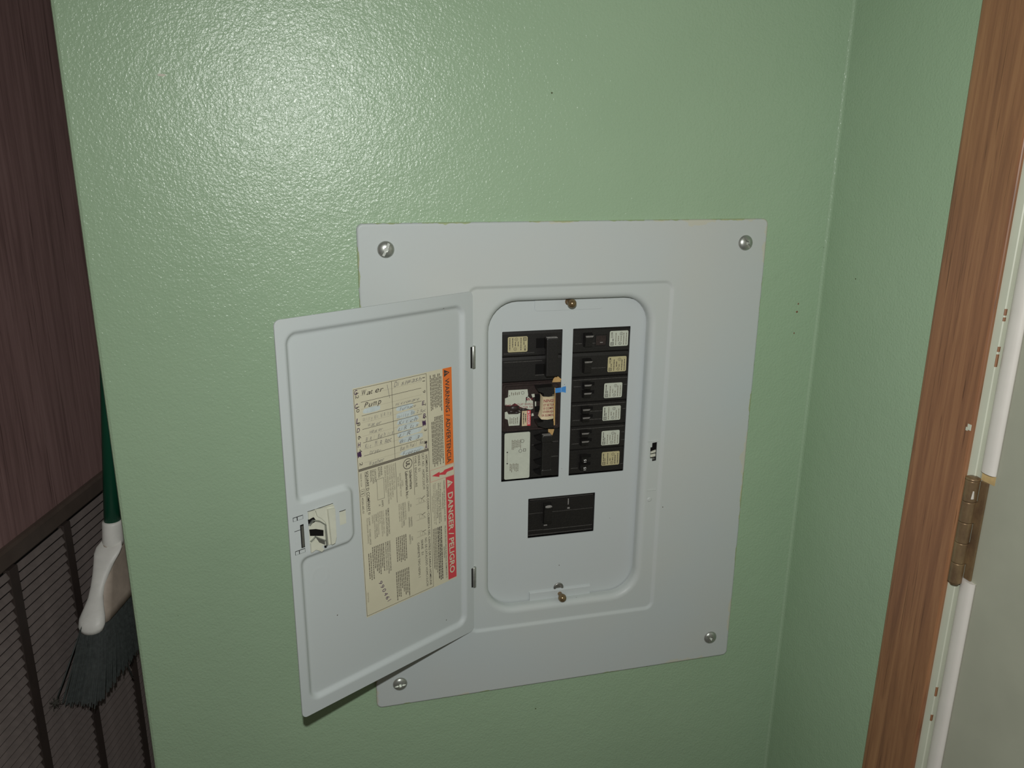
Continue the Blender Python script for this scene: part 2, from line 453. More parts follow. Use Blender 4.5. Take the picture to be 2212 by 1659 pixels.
# wood-grain wall beyond the stub, with the return-air grille
GK = 0.9; az = math.radians(14.74)
gd = Vector((math.sin(az), math.cos(az), 0)); gn = Vector((math.cos(az), -math.sin(az), 0))
def G(a, o, z):
    p = Vector((-330.2, 350.3, 0))+gd*(GK*a)+gn*(GK*o); p.z = 6.4+GK*z; return p
mb = MB(); mb.box(-900, 700, -40, -2.0, -1618, 830, PANELING, fr=G)
tag(mb.build('wall_left', base=tuple(G(0, -2, -1618))), kind='structure')

# ================================================================== RETURN-AIR GRILLE
gr = tag(empty('return_air_grille', tuple(G(-145, 0, -1030))), 'dusty brown steel return-air grille on the dark wood-grain wall', 'grille')
mb = MB()
A0, A1, Z0, Z1 = -447, 157, -1000, -427
def gring(i, o): return [G(a, o, z) for a, z in rrect(A0-i, A1+i, Z0-i, Z1+i, max(0.3, i*0.08), 3)]
mb.loft([gring(27, -1.9), gring(26, 2.5), gring(23, 5.5), gring(4, 5.0), gring(1.5, 3.5), gring(0, -1.5)], GRILLE, smooth=False)
mb.build('frame', parent=gr)
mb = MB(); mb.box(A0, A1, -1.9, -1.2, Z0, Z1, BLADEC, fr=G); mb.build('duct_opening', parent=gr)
bars_at = [-326, -205.5, -85.5, 35]
for a in bars_at:
    m = MB(); m.box(a-8.6, a+8.6, -1.1, 6.9, Z0, Z1, GRILLED, fr=G, bev=0.8); m.build('upright_bar', parent=gr)
edges = [A0]+[x for a in bars_at for x in (a-8.4, a+8.4)]+[A1]
proto = {}
for sct in range(5):
    aL, aR = edges[2*sct], edges[2*sct+1]
    for k in range(44):
        zc = Z1-4.2-13.0*k
        if zc < Z0+6: break
        if sct not in proto:
            m = MB(); c = 2.0
            prof = [(0.8, 1.4), (2.2, 2.1), (6.2, -5.6), (5.8, -6.4), (4.6, -5.6), (1.2, -0.8)]
            rg = []
            for t, sh in ((0.0, 0.86), (0.012, 0.97), (0.03, 1.0), (0.97, 1.0), (0.988, 0.97), (1.0, 0.86)):
                a = aL+(aR-aL)*t
                rg.append([G(a, o*sh+0.8, zc+z*sh) for o, z in prof])
            m.loft(rg, BLADE, smooth=False, caps=True)
            ob = m.build('louver_blade', parent=gr); proto[sct] = (ob, zc)
        else:
            src, z0 = proto[sct]
            ob = src.copy(); col.objects.link(ob); ob.parent = gr
            ob.location = (0, 0, GK*(zc-z0)/1000.0)

# ================================================================== BROOM
broom = tag(empty('broom', tuple(G(-110, 40, -660))), 'broom with green handle and cream shroud hanging before the grille', 'broom')
ax = lambda z: (-57+0.21*(z+445), 53.0)
mb = MB(); mb.tube([G(*ax(z), z) for z in (-452, -200, 100, 400, 640)], 11*GK, GREENPL, 20)
mb.build('handle', parent=broom)
mb = MB(); rg = []
for z, r in ((-436, 11.6), (-437, 13.2), (-440, 13.4), (-464, 13.8), (-470, 13.2)):
    a0, o0 = ax(z); rg.append([G(a0+r*math.cos(t), o0+r*math.sin(t), z) for t in [2*math.pi*i/24 for i in range(24)]])
mb.loft(rg, SHROUD, caps=True)
mb.build('ferrule', parent=broom)
# shroud: a thin web with a thick rim down both ends
def stadium(a0, a1, o, th, z, n=10):
    r = th/2; out = []
    for k in range(n+1):
        t = -math.pi/2+math.pi*k/n; out.append(G(a1-r+r*math.cos(t), o+r*math.sin(t), z))
    for k in range(n+1):
        t = math.pi/2+math.pi*k/n; out.append(G(a0+r+r*math.cos(t), o+r*math.sin(t), z))
    return out
mb = MB()
shp = [(-466, -74, -44, 20), (-480, -84, -34, 20), (-500, -97, -22, 22), (-520, -110, -8, 26), (-540, -126, 8, 32), (-552, -134, 18, 33)]
mb.loft([stadium(a0, a1, 50, th, z) for z, a0, a1, th in shp], SHROUD2, caps=True)
mb.build('shroud', parent=broom)
def rim(pts, name):
    m = MB(); rg = []
    for a, o, z, ra, ro in pts:
        rg.append([G(a+ra*math.cos(t), o+ro*math.sin(t), z+0.35*ra*math.cos(t)) for t in [2*math.pi*i/20 for i in range(20)]])
    m.loft(rg, SHROUD, caps=True); return m.build(name, parent=broom)
near = [(-64, 53, -462, 5, 13), (-72, 52.5, -468, 8, 17.5), (-78, 51.5, -474, 9, 17.5), (-84, 49.5, -484, 9, 14.5), (-92, 47.5, -497, 9, 11.5), (-101, 46.0, -510, 9, 9.5),
        (-111, 46.5, -521, 10, 9.5), (-121, 47.5, -531, 11, 12.5), (-130, 48.5, -541, 12.5, 16.5), (-134, 49, -549, 12.5, 17.5), (-135.5, 49, -556, 10, 15.5), (-136, 49, -559, 5, 9)]
rim(near, 'shroud_rim')
rim([(-116-a, o, z, ra, ro) for a, o, z, ra, ro in near], 'shroud_rim')
mb = MB()
rnd = random.Random(3)
for i in range(2600):
    t = rnd.random(); w = rnd.uniform(-1, 1)
    a0 = -138+160*t; o0 = 49+w*13; z0 = -548
    a1 = -172+228*t+rnd.uniform(-3, 3); o1 = 38.5+w*22.5+rnd.uniform(-1.5, 1.5)
    zb = -647+rnd.uniform(-5, 3)-6*w*0.2
    P = [G(a0, o0, z0), G(a0*0.55+a1*0.45+rnd.uniform(-1, 1), o0*0.5+o1*0.5+1, z0*0.5+zb*0.5), G(a1, o1, zb)]
    mb.tube(P, [0.75, 0.75, 0.55], BRISTLE, 3, smooth=False)
core = [(-545, -136, 22, 26), (-600, -150, 38, 34), (-645, -165, 54, 40)]
mb.loft([stadium(a0, a1, 48-(-545-z)*0.11, th, z) for z, a0, a1, th in core], BRISTLE, caps=True)
tag(mb.build('bristles', parent=broom), kind='stuff')
def stray(p):
    m = MB(); m.tube([G(*q) for q in p], 0.9, BRISTLE, 5); return m
m = stray([(-141, 40, -548), (-160, 34, -575), (-180, 28, -604), (-193, 24, -622)])
c = G(-195, 23, -626)
for i in range(26):
    d = Vector((rnd.gauss(0, 1), rnd.gauss(0, 1), rnd.gauss(0, 1.2)))*3.2
    m.tube([c-d, c+Vector((rnd.gauss(0, 1.2),)*3), c+d], 0.35, FLUFF, 3)
m.build('stray_bristle', parent=broom)
m = stray([(-88, 58, -600), (-82, 60, -650), (-70, 58, -676), (-62, 55, -684)]); m.build('stray_bristle', parent=broom)

# ================================================================== ELECTRICAL PANEL
EB = (201.3, 1.5, -497.7)
panel = tag(empty('electrical_panel', EB), 'grey-white electrical panel cover with open door set in the green wall', 'electrical panel')
YD = 14.0      # dead front
# cover plate, lofted from its rim to the drawn lip of the opening and back
def ring(x0, x1, z0, z1, r, y, n=8): return [(x, y, z) for x, z in rrect(x0, x1, z0, z1, r, n)]
def inset(b, d, y, dr=0): return ring(b[0]+d, b[1]-d, b[2]+d, b[3]-d, max(0.4, b[4]-d+dr), y)
OUT = (0.0, 402.6, -497.7, 0.0, 6.0); REC = (98.6, 304.6, -422.6, -59.0, 9.0); OPN = (113.5, 289.5, -407.0, -68.5, 34.0)
rings = [inset(OUT, 0, 2.9), inset(OUT, 0.15, 1.4), inset(OUT, 0.7, 0.45), inset(OUT, 1.8, 0.0), inset(OUT, 2.4, 0.0), inset(REC, -1.8, 0.0), inset(REC, -1.0, 0.0), inset(REC, 0.2, 0.35), inset(REC, 1.6, 1.5), inset(REC, 2.8, 1.8), inset(REC, 3.5, 1.8), inset(OPN, -0.7, 1.8)]
for k in range(7):
    a = math.pi/2*k/6; R = 6.0
    rings.append(inset(OPN, R*math.sin(a), 1.8+R*(1-math.cos(a))))
rings += [inset(OPN, 6.2, 12.6), inset(OPN, 4.9, 12.6), inset(OPN, 4.5, 8.0), inset(OPN, 2.0, 4.0), inset(OPN, -2, 3.0), inset(REC, -2.0, 2.9)]
mb = MB(); mb.loft(rings, COVER, closed_v=True)
cover = mb.build('cover_plate', parent=panel)
def cutter(poly, y0, y1):
    m = MB(); m.prism([(x, z) for x, z in poly], 1, y0, y1, COVER); return m.build('cutter', base=EB)
slot = [(293.0, -227.8), (298.4, -227.2), (298.6, -248.0), (294.0, -248.4), (293.8, -245.0), (291.4, -245.0), (291.2, -232.6), (293.0, -232.4)]
difference(cover, [cutter(slot, -3, 10)])
md = cover.modifiers.new('smooth_edges', 'EDGE_SPLIT'); md.split_angle = math.radians(38)
m = MB()      # keeper seen through the slot
m.box(290, 300, 6.5, 7.2, -250, -226, SHADEBLK)
m.prism([(293, -238.5), (298.5, -236.8), (298.5, -239.6), (292.8, -240.4)], 1, 4.2, 5.4, CREAMPL)
m.prism([(292.6, -241.6), (298.5, -240.9), (298.5, -244.0), (293.0, -244.6)], 1, 4.2, 5.4, CREAMPL)
m.box(295, 298.3, 4.8, 5.6, -248, -245.6, STEELD)
m.build('latch_keeper', parent=panel)
m = MB()      # embossed stops
m.box(288.0, 300.5, 1.2, 2.1, -226.4, -225.2, COVER, 0.35)
m.box(290.0, 300.5, 1.2, 2.2, -281.4, -280.3, COVER, 0.35)
m.lathe([(2.6, 0.0), (2.2, 0.5), (1.2, 0.7), (0.01, 0.4)], COVER, lambda x, y, h: Vector((293.6+x, 1.8-h, -291.5+y)), 18)
m.build('embossed_stop', parent=panel)

# enclosure behind
m = MB()
m.loft([ring(26, 376, -474, -24, 0.5, 3.4, 2), ring(26, 376, -474, -24, 0.5, 99, 2)], STEELD, smooth=False)
m.box(26, 376, 97, 99, -474, -24, STEELD)
m.build('enclosure_box', parent=panel)

# dead front with three windows
WL = (134.9, 196.0, -261.6, -105.6); WR = (206.8, 267.4, -261.4, -105.6); WM = (163.8, 236.9, -328.0, -283.0)
m = MB(); m.prism(rrect(109, 294, -413, -63, 30, 10), 1, YD, YD+1.2, ENAMEL)
dead = m.build('dead_front', parent=panel)
def win(w, r=0.6): return cutter(rrect(w[0], w[1], w[2], w[3], r, 2), YD-3, YD+4)
difference(dead, [win(WL), win(WR), win(WM)])
m = MB()     # formed tab at the top, turned lip at the foot
m.prism(rrect(166.8, 235.8, -86.4, -66.0, 3, 4), 1, YD-0.9, YD, ENAMEL)
m.build('upper_tab', parent=dead)
m = MB(); m.prism([(YD, -390.8), (YD-2.0, -391.6), (YD-2.4, -392.2), (YD-2.4, -403.8), (YD-1.2, -404.3), (YD-1.0, -393.5), (YD, -392.5)], 0, 166.4, 234.6, ENAMEL)
m.build('lower_lip', parent=dead)
m = MB()
for x in (134.9, 196.0, 206.8, 267.4): m.box(x-0.15, x+0.15, YD-0.15, YD, -105.4, -98.5, ENAMEL)
m.build('twistout_score', parent=dead)
def thumb(x, z):
    t = MB()
    fr = lambda a, b, h: Vector((x+a, YD-h, z+b))
    t.lathe([(3.6, 0.0), (3.6, 1.2), (2.4, 1.6), (2.3, 6.6), (2.9, 7.2)], BRASS, fr, 24)
    t.lathe([(2.0, 6.8)]+[(4.4*math.sin(math.radians(a)), 11.4-4.6*math.cos(math.radians(a))) for a in range(30, 180, 12)]+[(0.01, 16.0)], KNOB, fr, 28)
    o = t.build('thumb_screw', parent=panel); o['label'] = 'brass ball-headed thumb screw'
thumb(200.9, -78.2); thumb(200.2, -396.6)
m = MB(); m.lathe([(5.6, 0), (5.6, 0.8), (4.4, 1.3), (3.4, 0.9), (2.6, 0.2)], STEELD, lambda a, b, h: Vector((199.2+a, YD-h, -390.2+b)), 24)
m.build('retaining_washer', parent=panel)

# four cover screws
def screw(x, z, ang, tilt=0.0):
    s = MB(); prof = [(0.02, 4.0)]
    for k in range(1, 9):
        a = math.radians(80.0*k/8); prof.append((7.5*math.sin(a)/math.sin(math.radians(80)), 4.0-3.4*(1-math.cos(a))/(1-math.cos(math.radians(80)))))
    prof += [(7.3, 0.1), (0.02, 0.0)]
    ca, sa = math.cos(math.radians(ang)), math.sin(math.radians(ang))
    def fr(a, b, h): return Vector((x+a*ca-b*sa, 0.05-h-tilt*a, z+a*sa+b*ca))
    s.lathe(prof, STEEL, fr, 36)
    o = s.build('cover_screw', parent=panel)
    c1 = MB(); c1.box(-9, 9, -1.1, 1.1, 2.3, 6, STEEL, fr=lambda a, b, h: fr(a, b, h))
    c2 = MB(); c2.prism([(2.3*math.cos(math.pi/3*k), 2.3*math.sin(math.pi/3*k)) for k in range(6)], 2, 1.2, 6.2, STEEL, fr=fr)
    difference(o, [c1.build('c', base=EB), c2.build('c', base=EB)])
    md = o.modifiers.new('es', 'EDGE_SPLIT'); md.split_angle = math.radians(32)
    o['label'] = 'zinc truss-head screw'
screw(25.0, -22.9, 64); screw(378.6, -23.2, -52, 0.10); screw(378.6, -470.6, -28, 0.03); screw(24.7, -471.3, 6)

# ------------------------------------------------------------------ panel door
th = math.atan2(99.0, 174.0)
du = Vector((-math.cos(th), -math.sin(th), 0)); dn = Vector((math.sin(th), -math.cos(th), 0)); dh = Vector((103.3, 0, 0))
def DP(s, z, off=0.0):
    p = dh+du*s+dn*off; p.z = z; return p
def sd_rr(s, z, b, r):
    qx = abs(s-(b[0]+b[1])/2)-(b[1]-b[0])/2+r; qz = abs(z-(b[2]+b[3])/2)-(b[3]-b[2])/2+r
    return math.hypot(max(qx, 0), max(qz, 0))+min(max(qx, qz), 0)-r
DEPTH = 3.4
def depth(s, z):
    a = sd_rr(s, z, (11.6, 190.4, -405.6, -75.2), 9.0); b = -sd_rr(s, z, (138.5, 240.0, -268.0, -216.0), 8.0)
    k = 7.0; h = max(k-abs(a-b), 0.0)/k
    d = max(a, b)+h*h*k*0.25
    t = min(1.0, max(0.0, (2.0-d)/4.2)); t = t*t*(3-2*t)
    e = abs(math.hypot(s-172.5, (z+290.5)*1.0)-7.6); bumpr = 0.16*math.exp(-(e/0.5)**2)
    return -DEPTH*t+bumpr
SW, ZT, ZB = 200.3, -62.8, -419.6
NS, NZ = 150, 262
def edge_round(s, z, r=5.0):
    cs = min(max(s, r), SW-r); cz = min(max(z, ZB+r), ZT-r)
    dx, dz = s-cs, z-cz; L = math.hypot(dx, dz)
    if L > r: return cs+dx*r/L, cz+dz*r/L
    return s, z
grid = [[edge_round(SW*i/NS, ZB+(ZT-ZB)*j/NZ) for i in range(NS+1)] for j in range(NZ+1)]
mb = MB(); V0 = []; V1 = []
for row in grid:
    for s, z in row:
        h = depth(s, z); V0.append(DP(s, z, h)); V1.append(DP(s, z, h-1.1))
n1 = NS+1; N = len(V0); F = []
for j in range(NZ):
    for i in range(NS):
        q = (j*n1+i, j*n1+i+1, (j+1)*n1+i+1, (j+1)*n1+i); F.append(q); F.append(tuple(N+k for k in q[::-1]))
bd = [i for i in range(n1)]+[j*n1+NS for j in range(1, NZ+1)]+[NZ*n1+i for i in range(NS-1, -1, -1)]+[j*n1 for j in range(NZ-1, 0, -1)]
F += [(bd[k], N+bd[k], N+bd[(k+1) % len(bd)], bd[(k+1) % len(bd)]) for k in range(len(bd))]
mb.add(V0+V1, F, ENAMEL, True)
pdoor = mb.build('panel_door', parent=panel)
pdoor['label'] = 'open pan-formed door with directory label and latch'
md = pdoor.modifiers.new('es', 'EDGE_SPLIT'); md.split_angle = math.radians(50)
# hinges
for zt, zb in ((-114.6, -136.4), (-346.3, -369.0)):
    m = MB()
    m.lathe([(2.0, 0.0), (2.3, 0.4), (2.3, zt-zb-0.4), (2.0, zt-zb)], STEEL, lambda x, y, h: Vector((103.6+x, 0.4+y, zb+h)), 20)
    m.box(100.6, 101.9, -1.6, 0.6, zb+0.6, zt-0.6, SHADEBLK)
    o = m.build('door_hinge', parent=panel)
# latch in the raised tab
def DB(mb_, s0, s1, z0, z1, o0, o1, mat, bev=0.0):
    mb_.box(s0, s1, z0, z1, o0, o1, mat, bev, fr=lambda s, z, o: DP(s, z, o))
def DPr(mb_, poly, o0, o1, mat): mb_.prism(poly, 2, o0, o1, mat, fr=lambda s, z, o: DP(s, z, o))
m = MB()
DB(m, 158.6, 182.4, -262.0, -226.6, -0.2, 0.12, CREAMPL)
DB(m, 158.3, 182.6, -226.6, -226.2, -0.1, 0.2, SHADEBLK)
DPr(m, [(158.2, -227.6), (176.0, -226.2), (174.6, -232.4), (170.6, -236.0), (167.0, -241.0), (165.6, -262.4), (160.4, -262.0), (158.4, -257.0)], 0.0, 1.8, CREAMPL)
DPr(m, [(159.0, -229.5), (165.6, -228.6), (164.0, -261.5), (160.8, -261.0), (159.2, -256.0)], 1.6, 4.4, CREAMPL)
DPr(m, [(175.6, -226.6), (182.4, -227.0), (182.4, -233.2), (178.4, -232.2)], 0.0, 1.2, CREAMPL)
DPr(m, [(182.4, -254.8), (178.4, -253.0), (174.6, -257.0), (170.2, -264.6), (172.8, -265.8), (178.0, -262.0), (182.4, -263.4)], 0.2, 2.2, CREAMPL)
DPr(m, [(182.8, -233.4), (177.3, -233.0), (174.9, -237.1), (182.5, -239.2)], 0.1, 0.22, SHADEBLK)  # flat black patches paint the shade in the latch gaps
DPr(m, [(182.2, -242.6), (176.0, -244.2), (168.9, -247.6), (169.2, -253.0), (181.8, -248.6)], 0.1, 0.22, SHADEBLK)
DPr(m, [(176.7, -251.6), (168.2, -256.6), (168.2, -261.6), (173.6, -257.6)], 0.1, 0.24, STEELD)
DPr(m, [(167.4, -262.6), (169.0, -262.0), (169.0, -264.0), (167.2, -264.2)], 0.1, 1.0, SHADEBLK)
latch = m.build('latch', parent=pdoor); latch['label'] = 'cream plastic spring latch'
m = MB()
def strip(pts, w=3.0, t=0.35, mat=STEEL):
    for (s0, z0), (s1, z1) in zip(pts[:-1], pts[1:]):
        d = Vector((s1-s0, z1-z0)); n = Vector((-d.y, d.x)).normalized()*t
        DPr(m, [(s0-n.x, z0-n.y), (s1-n.x, z1-n.y), (s1+n.x, z1+n.y), (s0+n.x, z0+n.y)], 0.1, w, mat)
strip([(182.4, -238.4), (178.6, -235.0), (172.7, -237.6), (167.4, -242.6), (167.2, -262.4)], 2.2, 0.42)
strip([(182.2, -253.6), (177.2, -250.6), (168.0, -257.4)], 1.6, 0.4)
m.build('latch_spring', parent=pdoor)
m = MB()
DB(m, 187.0, 196.2, -231.2, -227.6, -0.1, 0.12, SHADEBLK); DB(m, 187.3, 192.0, -231.0, -228.1, 0.0, 0.2, ENAMEL); DB(m, 192.8, 195.9, -231.0, -228.1, 0.0, 0.2, ENAMEL)  # black rims around the flush slots are painted shadow
DB(m, 187.0, 196.2, -261.6, -258.0, -0.1, 0.12, SHADEBLK); DB(m, 187.3, 192.2, -261.4, -258.5, 0.0, 0.2, ENAMEL); DB(m, 192.9, 195.9, -261.4, -258.5, 0.0, 0.2, ENAMEL)
DB(m, 187.0, 190.2, -257.0, -236.0, -0.1, 0.14, SHADEBLK); DB(m, 187.8, 189.6, -256.0, -237.0, 0.0, 0.9, STEELD)
DB(m, 190.3, 195.6, -251.6, -240.4, -0.1, 0.16, ENAMEL); DB(m, 190.3, 195.6, -240.4, -240.0, -0.1, 0.2, SHADEBLK)
m.build('latch_slot', parent=pdoor)
m = MB()
DB(m, 146.4, 152.6, -248.6, -236.0, -0.1, 0.15, CREAMPL); DB(m, 146.4, 152.6, -236.2, -235.7, -0.1, 0.2, SHADEBLK)
m.build('latch_window', parent=pdoor)

# directory label: p runs down the door, q towards the hinge
LB = MB(); LB.keep = True
rnd = random.Random(11)
def lab(lift):
    def fr2(p, q): return DP(133.3-(q+0.0165*p), -129.8-p, -DEPTH+0.12+lift)
    return fr2
P0_, P1_ = lab(0.0), lab(0.10)
P2_ = lab(0.18)
def hand(lift=0.10):     # handwriting runs across, towards the hinge
    f = lab(lift)
    return lambda u, v: f(-v, u)
Hn = hand()
quad2(LB, P0_, 1.2, 221.6, 1.6, 109.9, PAPER)
quad2(LB, P1_, 1.4, 97.0, 98.8, 109.4, ORANGE); quad2(LB, P1_, 109.8, 220.2, 99.0, 109.4, RED)
write(LB, P2_, 'WARNING / ADVERTENCIA', 11.6, 95.4, 101.3, 4.9, INK, 0.012)
poly2(LB, P2_, [(2.6, 100.3), (9.6, 100.3), (6.1, 107.0)], INK); write(LB, lab(0.26), '!', 5.6, 6.6, 101.2, 3.6, ORANGE, 0.02)
write(LB, P2_, 'DANGER / PELIGRO', 126.6, 214.0, 101.2, 5.9, PAPER, 0.02)
poly2(LB, P2_, [(112.4, 100.6), (121.4, 100.6), (116.9, 107.6)], PAPER); write(LB, lab(0.26), '!', 116.4, 117.4, 101.4, 3.6, RED, 0.02)
# frames
frame2(LB, P1_, 2.4, 75.0, 2.3, 79.8, 0.35, INK); frame2(LB, P1_, 76.9, 220.0, 2.3, 79.8, 0.35, INK)
quad2(LB, P1_, 75.2, 76.7, 2.3, 79.8, FINE)
line2(LB, P1_, (2.4, 41.4), (75.0, 41.4), 0.35, INK)
for i in range(1, 6):
    p = 2.6+12.25*i
    line2(LB, P1_, (p, 9.0), (p, 73.5), 0.35, INK)
for i in range(6):
    p = 2.6+12.25*i+6.3
    for k in range(58): line2(LB, P1_, (p, 9.0+k*1.12), (p, 9.55+k*1.12), 0.2, FINE)
# bolt sign
frame2(LB, P1_, 97.6, 109.4, 80.5, 109.6, 0.2, RED)
poly2(LB, P1_, [(100.8, 108.6), (103.9, 108.6), (104.4, 101.0), (106.6, 98.6), (107.0, 101.0), (104.9, 91.5), (106.8, 91.2), (103.6, 82.4), (101.6, 91.8), (103.2, 91.6), (103.0, 95.6), (101.4, 97.8)], RED)
# printed heads
write(LB, P1_, 'HOMELINE LOAD CENTER COVER / CUBIERTA DEL CENTRO DE CARGA HOMELINE', 80.6, 217.0, 75.6, 2.3, INK, 0.006)
write(LB, P1_, 'CAT. NO.   HOMC12UCW', 78.0, 114.4, 71.4, 2.5, INK)
write(LB, P1_, 'SERIES  S1', 78.0, 94.4, 66.8, 2.4, INK); write(LB, P1_, 'TYPE 1 ENCLOSURE', 78.0, 109.2, 62.6, 2.4, INK)
line2(LB, P1_, (78.2, 61.6), (116.6, 61.6), 0.35, INK)
ring2(LB, P1_, 83.6, 55.1, 4.9, 0.6, INK); write(LB, P1_, 'UL', 80.9, 86.3, 53.2, 4.2, INK, 0.03)
write(LB, P1_, 'Underwriters', 90.6, 109.3, 56.4, 2.9, INK, 0.02); write(LB, P1_, 'Laboratories Inc.', 90.6, 115.4, 51.8, 2.9, INK, 0.02)
ring2(LB, P1_, 116.6, 52.8, 0.8, 0.25, INK, 12)
write(LB, P1_, 'LISTED', 97.8, 103.9, 47.4, 1.7, FINE); write(LB, P1_, 'ELECTRIC CABINET FRONT', 90.4, 113.4, 45.2, 1.7, FINE); write(LB, P1_, 'ISSUE NO.', 93.4, 103.0, 42.8, 1.7, FINE)
line2(LB, P1_, (78.8, 41.6), (118.0, 41.6), 0.35, INK)
for i, (t, e) in enumerate((('TO DISCONNECT ALL LOAD', 104.8), ('CONDUCTORS FROM THE SUPPLY', 111.5), ('CONDUCTORS, TURN OFF CIRCUIT', 113.2), ('BREAKER HANDLE(S) MARKED MAIN', 116.5), ('OR SERVICE DISCONNECT', 104.8))):
    write(LB, P1_, t, 79.0, e, 38.6-2.35*i, 1.7, FINE)
write(LB, P1_, 'MAINS', 78.4, 86.6, 25.0, 2.0, INK); write(LB, P1_, 'RATING', 78.4, 87.9, 22.5, 2.0, INK)
frame2(LB, P1_, 89.4, 109.2, 20.6, 28.0, 0.25, INK)
write(LB, P1_, 'AMPS', 110.6, 117.1, 24.6, 1.9, INK); write(LB, P1_, 'A', 114.0, 115.6, 21.4, 1.9, INK)
for i, t in enumerate(('CAPACIDAD', 'DE LA LINEA', 'PRINCIPAL')): write(LB, P1_, t, 79.0, (91.3, 92.2, 90.1)[i], 18.6-2.3*i, 1.8, INK)
write(LB, P1_, 'SQUARE D COMPANY', 78.8, 117.2, 9.6, 2.7, INK, 0.012); ring2(LB, P1_, 119.2, 11.0, 1.1, 0.3, INK, 14); write(LB, P1_, 'R', 118.7, 119.7, 10.4, 1.1, INK)
line2(LB, P1_, (78.8, 8.8), (117.2, 8.8), 0.3, INK)
write(LB, P1_, 'MADE IN U.S.A.', 79.2, 91.8, 3.9, 1.5, INK)
frame2(LB, P1_, 94.4, 100.8, 3.3, 7.3, 0.25, INK); write(LB, P1_, '15', 95.9, 99.4, 4.0, 2.5, INK)
write(LB, P1_, '40265-682-01', 102.0, 117.3, 4.0, 1.9, INK)
write(LB, P1_, 'REMOVE TWISTOUTS ONLY', 120.4, 146.4, 30.4, 1.7, INK, 0.008); write(LB, P1_, 'WHEN CIRCUITS INSTALLED', 121.0, 147.8, 28.1, 1.7, INK, 0.008)
for i, (t, s0, e) in enumerate((('CLOSE UNUSED CIRCUIT', 121, 144), ('BREAKER OPENINGS WITH', 121, 146), ('FILLER PLATE.', 121, 133), ('ORDER THE FOLLOWING', 121, 143), ('HOMFP - CLOSES ONE', 122, 145), ('POLE BRANCH BREAKER', 122, 146), ('OPENING', 122, 130))):
    write(LB, P1_, t, s0, e, 25.0-1.95*i, 1.4, FINE if i != 4 else INK)
write(LB, P1_, 'QOMFP -   CLOSES LARGE', 123.0, 150.0, 9.8, 1.5, INK); write(LB, P1_, 'MAIN BREAKER OPENING', 123.0, 148.0, 7.6, 1.4, FINE)
for i, (t, e) in enumerate((('DESPRENDA LOS RECORTABLES', 184), ('REMOVIBLES SOLO CUANDO ESTEN', 186), ('INSTALADOS LOS CIRCUITOS.', 182))): write(LB, P1_, t, 153.0, e, 30.2-2.2*i, 1.5, INK, 0.006)
for i in range(7): bars(LB, P1_, 153.0, rnd.uniform(176, 188), 23.4-1.95*i, 1.05, FINE, rnd)
for i in range(2): bars(LB, P1_, 158.0, rnd.uniform(182, 190), 9.4-2.1*i, 1.05, FINE, rnd)
write(LB, P1_, 'HECHO EN EUA', 196.5, 206.5, 3.9, 1.4, FINE)
# instruction columns
for i, (t, e) in enumerate((('HANDLE AT MID POSITION', 138), ('INDICATES BREAKER IS TRIPPED.', 144), ('TO RESET, MOVE HANDLE TO OFF', 145), ('POSITION, THEN TURN ON.', 138))): write(LB, P1_, t, 120.4, e, 49.4-2.25*i, 1.6, FINE if i != 1 else INK)
for i in range(6): bars(LB, P1_, 152.6, rnd.uniform(176, 184), 48.8-2.1*i, 1.1, FINE, rnd)
for i in range(8): bars(LB, P1_, 187.8, rnd.uniform(206, 219), 50.4-2.0*i, 1.1, FINE, rnd)
for (p, a, b) in ((120.6, 'ON', 'CERRADO'), (137.0, 'TRIPPED', 'DISPARADO'), (154.6, 'OFF', 'ABIERTO')):
    write(LB, P1_, a, p+(5.0-0.7*len(a)), p+(5.0+0.75*len(a)), 55.8, 1.6, INK); write(LB, P1_, b, p, p+10.2, 53.4, 1.6, INK)
    line2(LB, P1_, (p+0.6, 63.0), (p+0.6, 68.0), 0.2, FINE); line2(LB, P1_, (p+6.4, 62.4), (p+6.4, 73.6), 0.2, FINE)
    line2(LB, P1_, (p+0.6, 68.0), (p+6.4, 73.6), 0.2, FINE); frame2(LB, P1_, p+1.8, p+5.4, 66.2, 69.2, 0.2, FINE)
    line2(LB, P1_, (p+2.4, 69.2), (p+0.2+0.02*(p-120)*2, 73.2), 0.7, FINE); write(LB, P1_, 'ON', p+4.2, p+5.9, 71.0, 1.1, FINE)
write(LB, P1_, 'NO. DE CATALOGO  HOMC12UCW', 164.6, 217.0, 71.4, 2.4, INK); write(LB, P1_, 'SERIE  S1', 165.0, 181.0, 66.9, 2.3, INK); write(LB, P1_, 'GABINETE TIPO NEMA 1', 166.6, 203.6, 62.4, 2.4, INK)
# hazard columns under the bands
write(LB, P1_, 'HAZARD OF ELECTRICAL SHOCK, BURN', 112.0, 155.0, 96.0, 1.6, INK, 0.004); write(LB, P1_, 'OR EXPLOSION', 124.0, 141.0, 93.8, 1.6, INK)
for i, (t, s0, e) in enumerate((('Turn off power supplying this equipment', 113, 154), ('before working on or inside. Replace all', 113, 155), ('covers before re-energizing.', 119, 149))): write(LB, P1_, t, s0, e, 91.2-2.0*i, 1.6, INK)
for i, (t, s0, e) in enumerate((('Failure to follow the above instructions will', 112, 155), ('result in death, severe personal injury, or', 112, 154), ('electrical shock', 124, 141))): write(LB, P1_, t, s0, e, 85.2-1.8*i, 1.3, FINE)
write(LB, P1_, 'PELIGRO DE DESCARGA ELECTRICA, QUEMADURA O', 160.0, 217.0, 96.0, 1.6, INK, 0.004); write(LB, P1_, 'EXPLOSION', 182.0, 194.0, 93.8, 1.6, INK)
for i in range(3): bars(LB, P1_, 158.6, rnd.uniform(208, 218), 91.2-2.0*i, 1.1, INK, rnd)
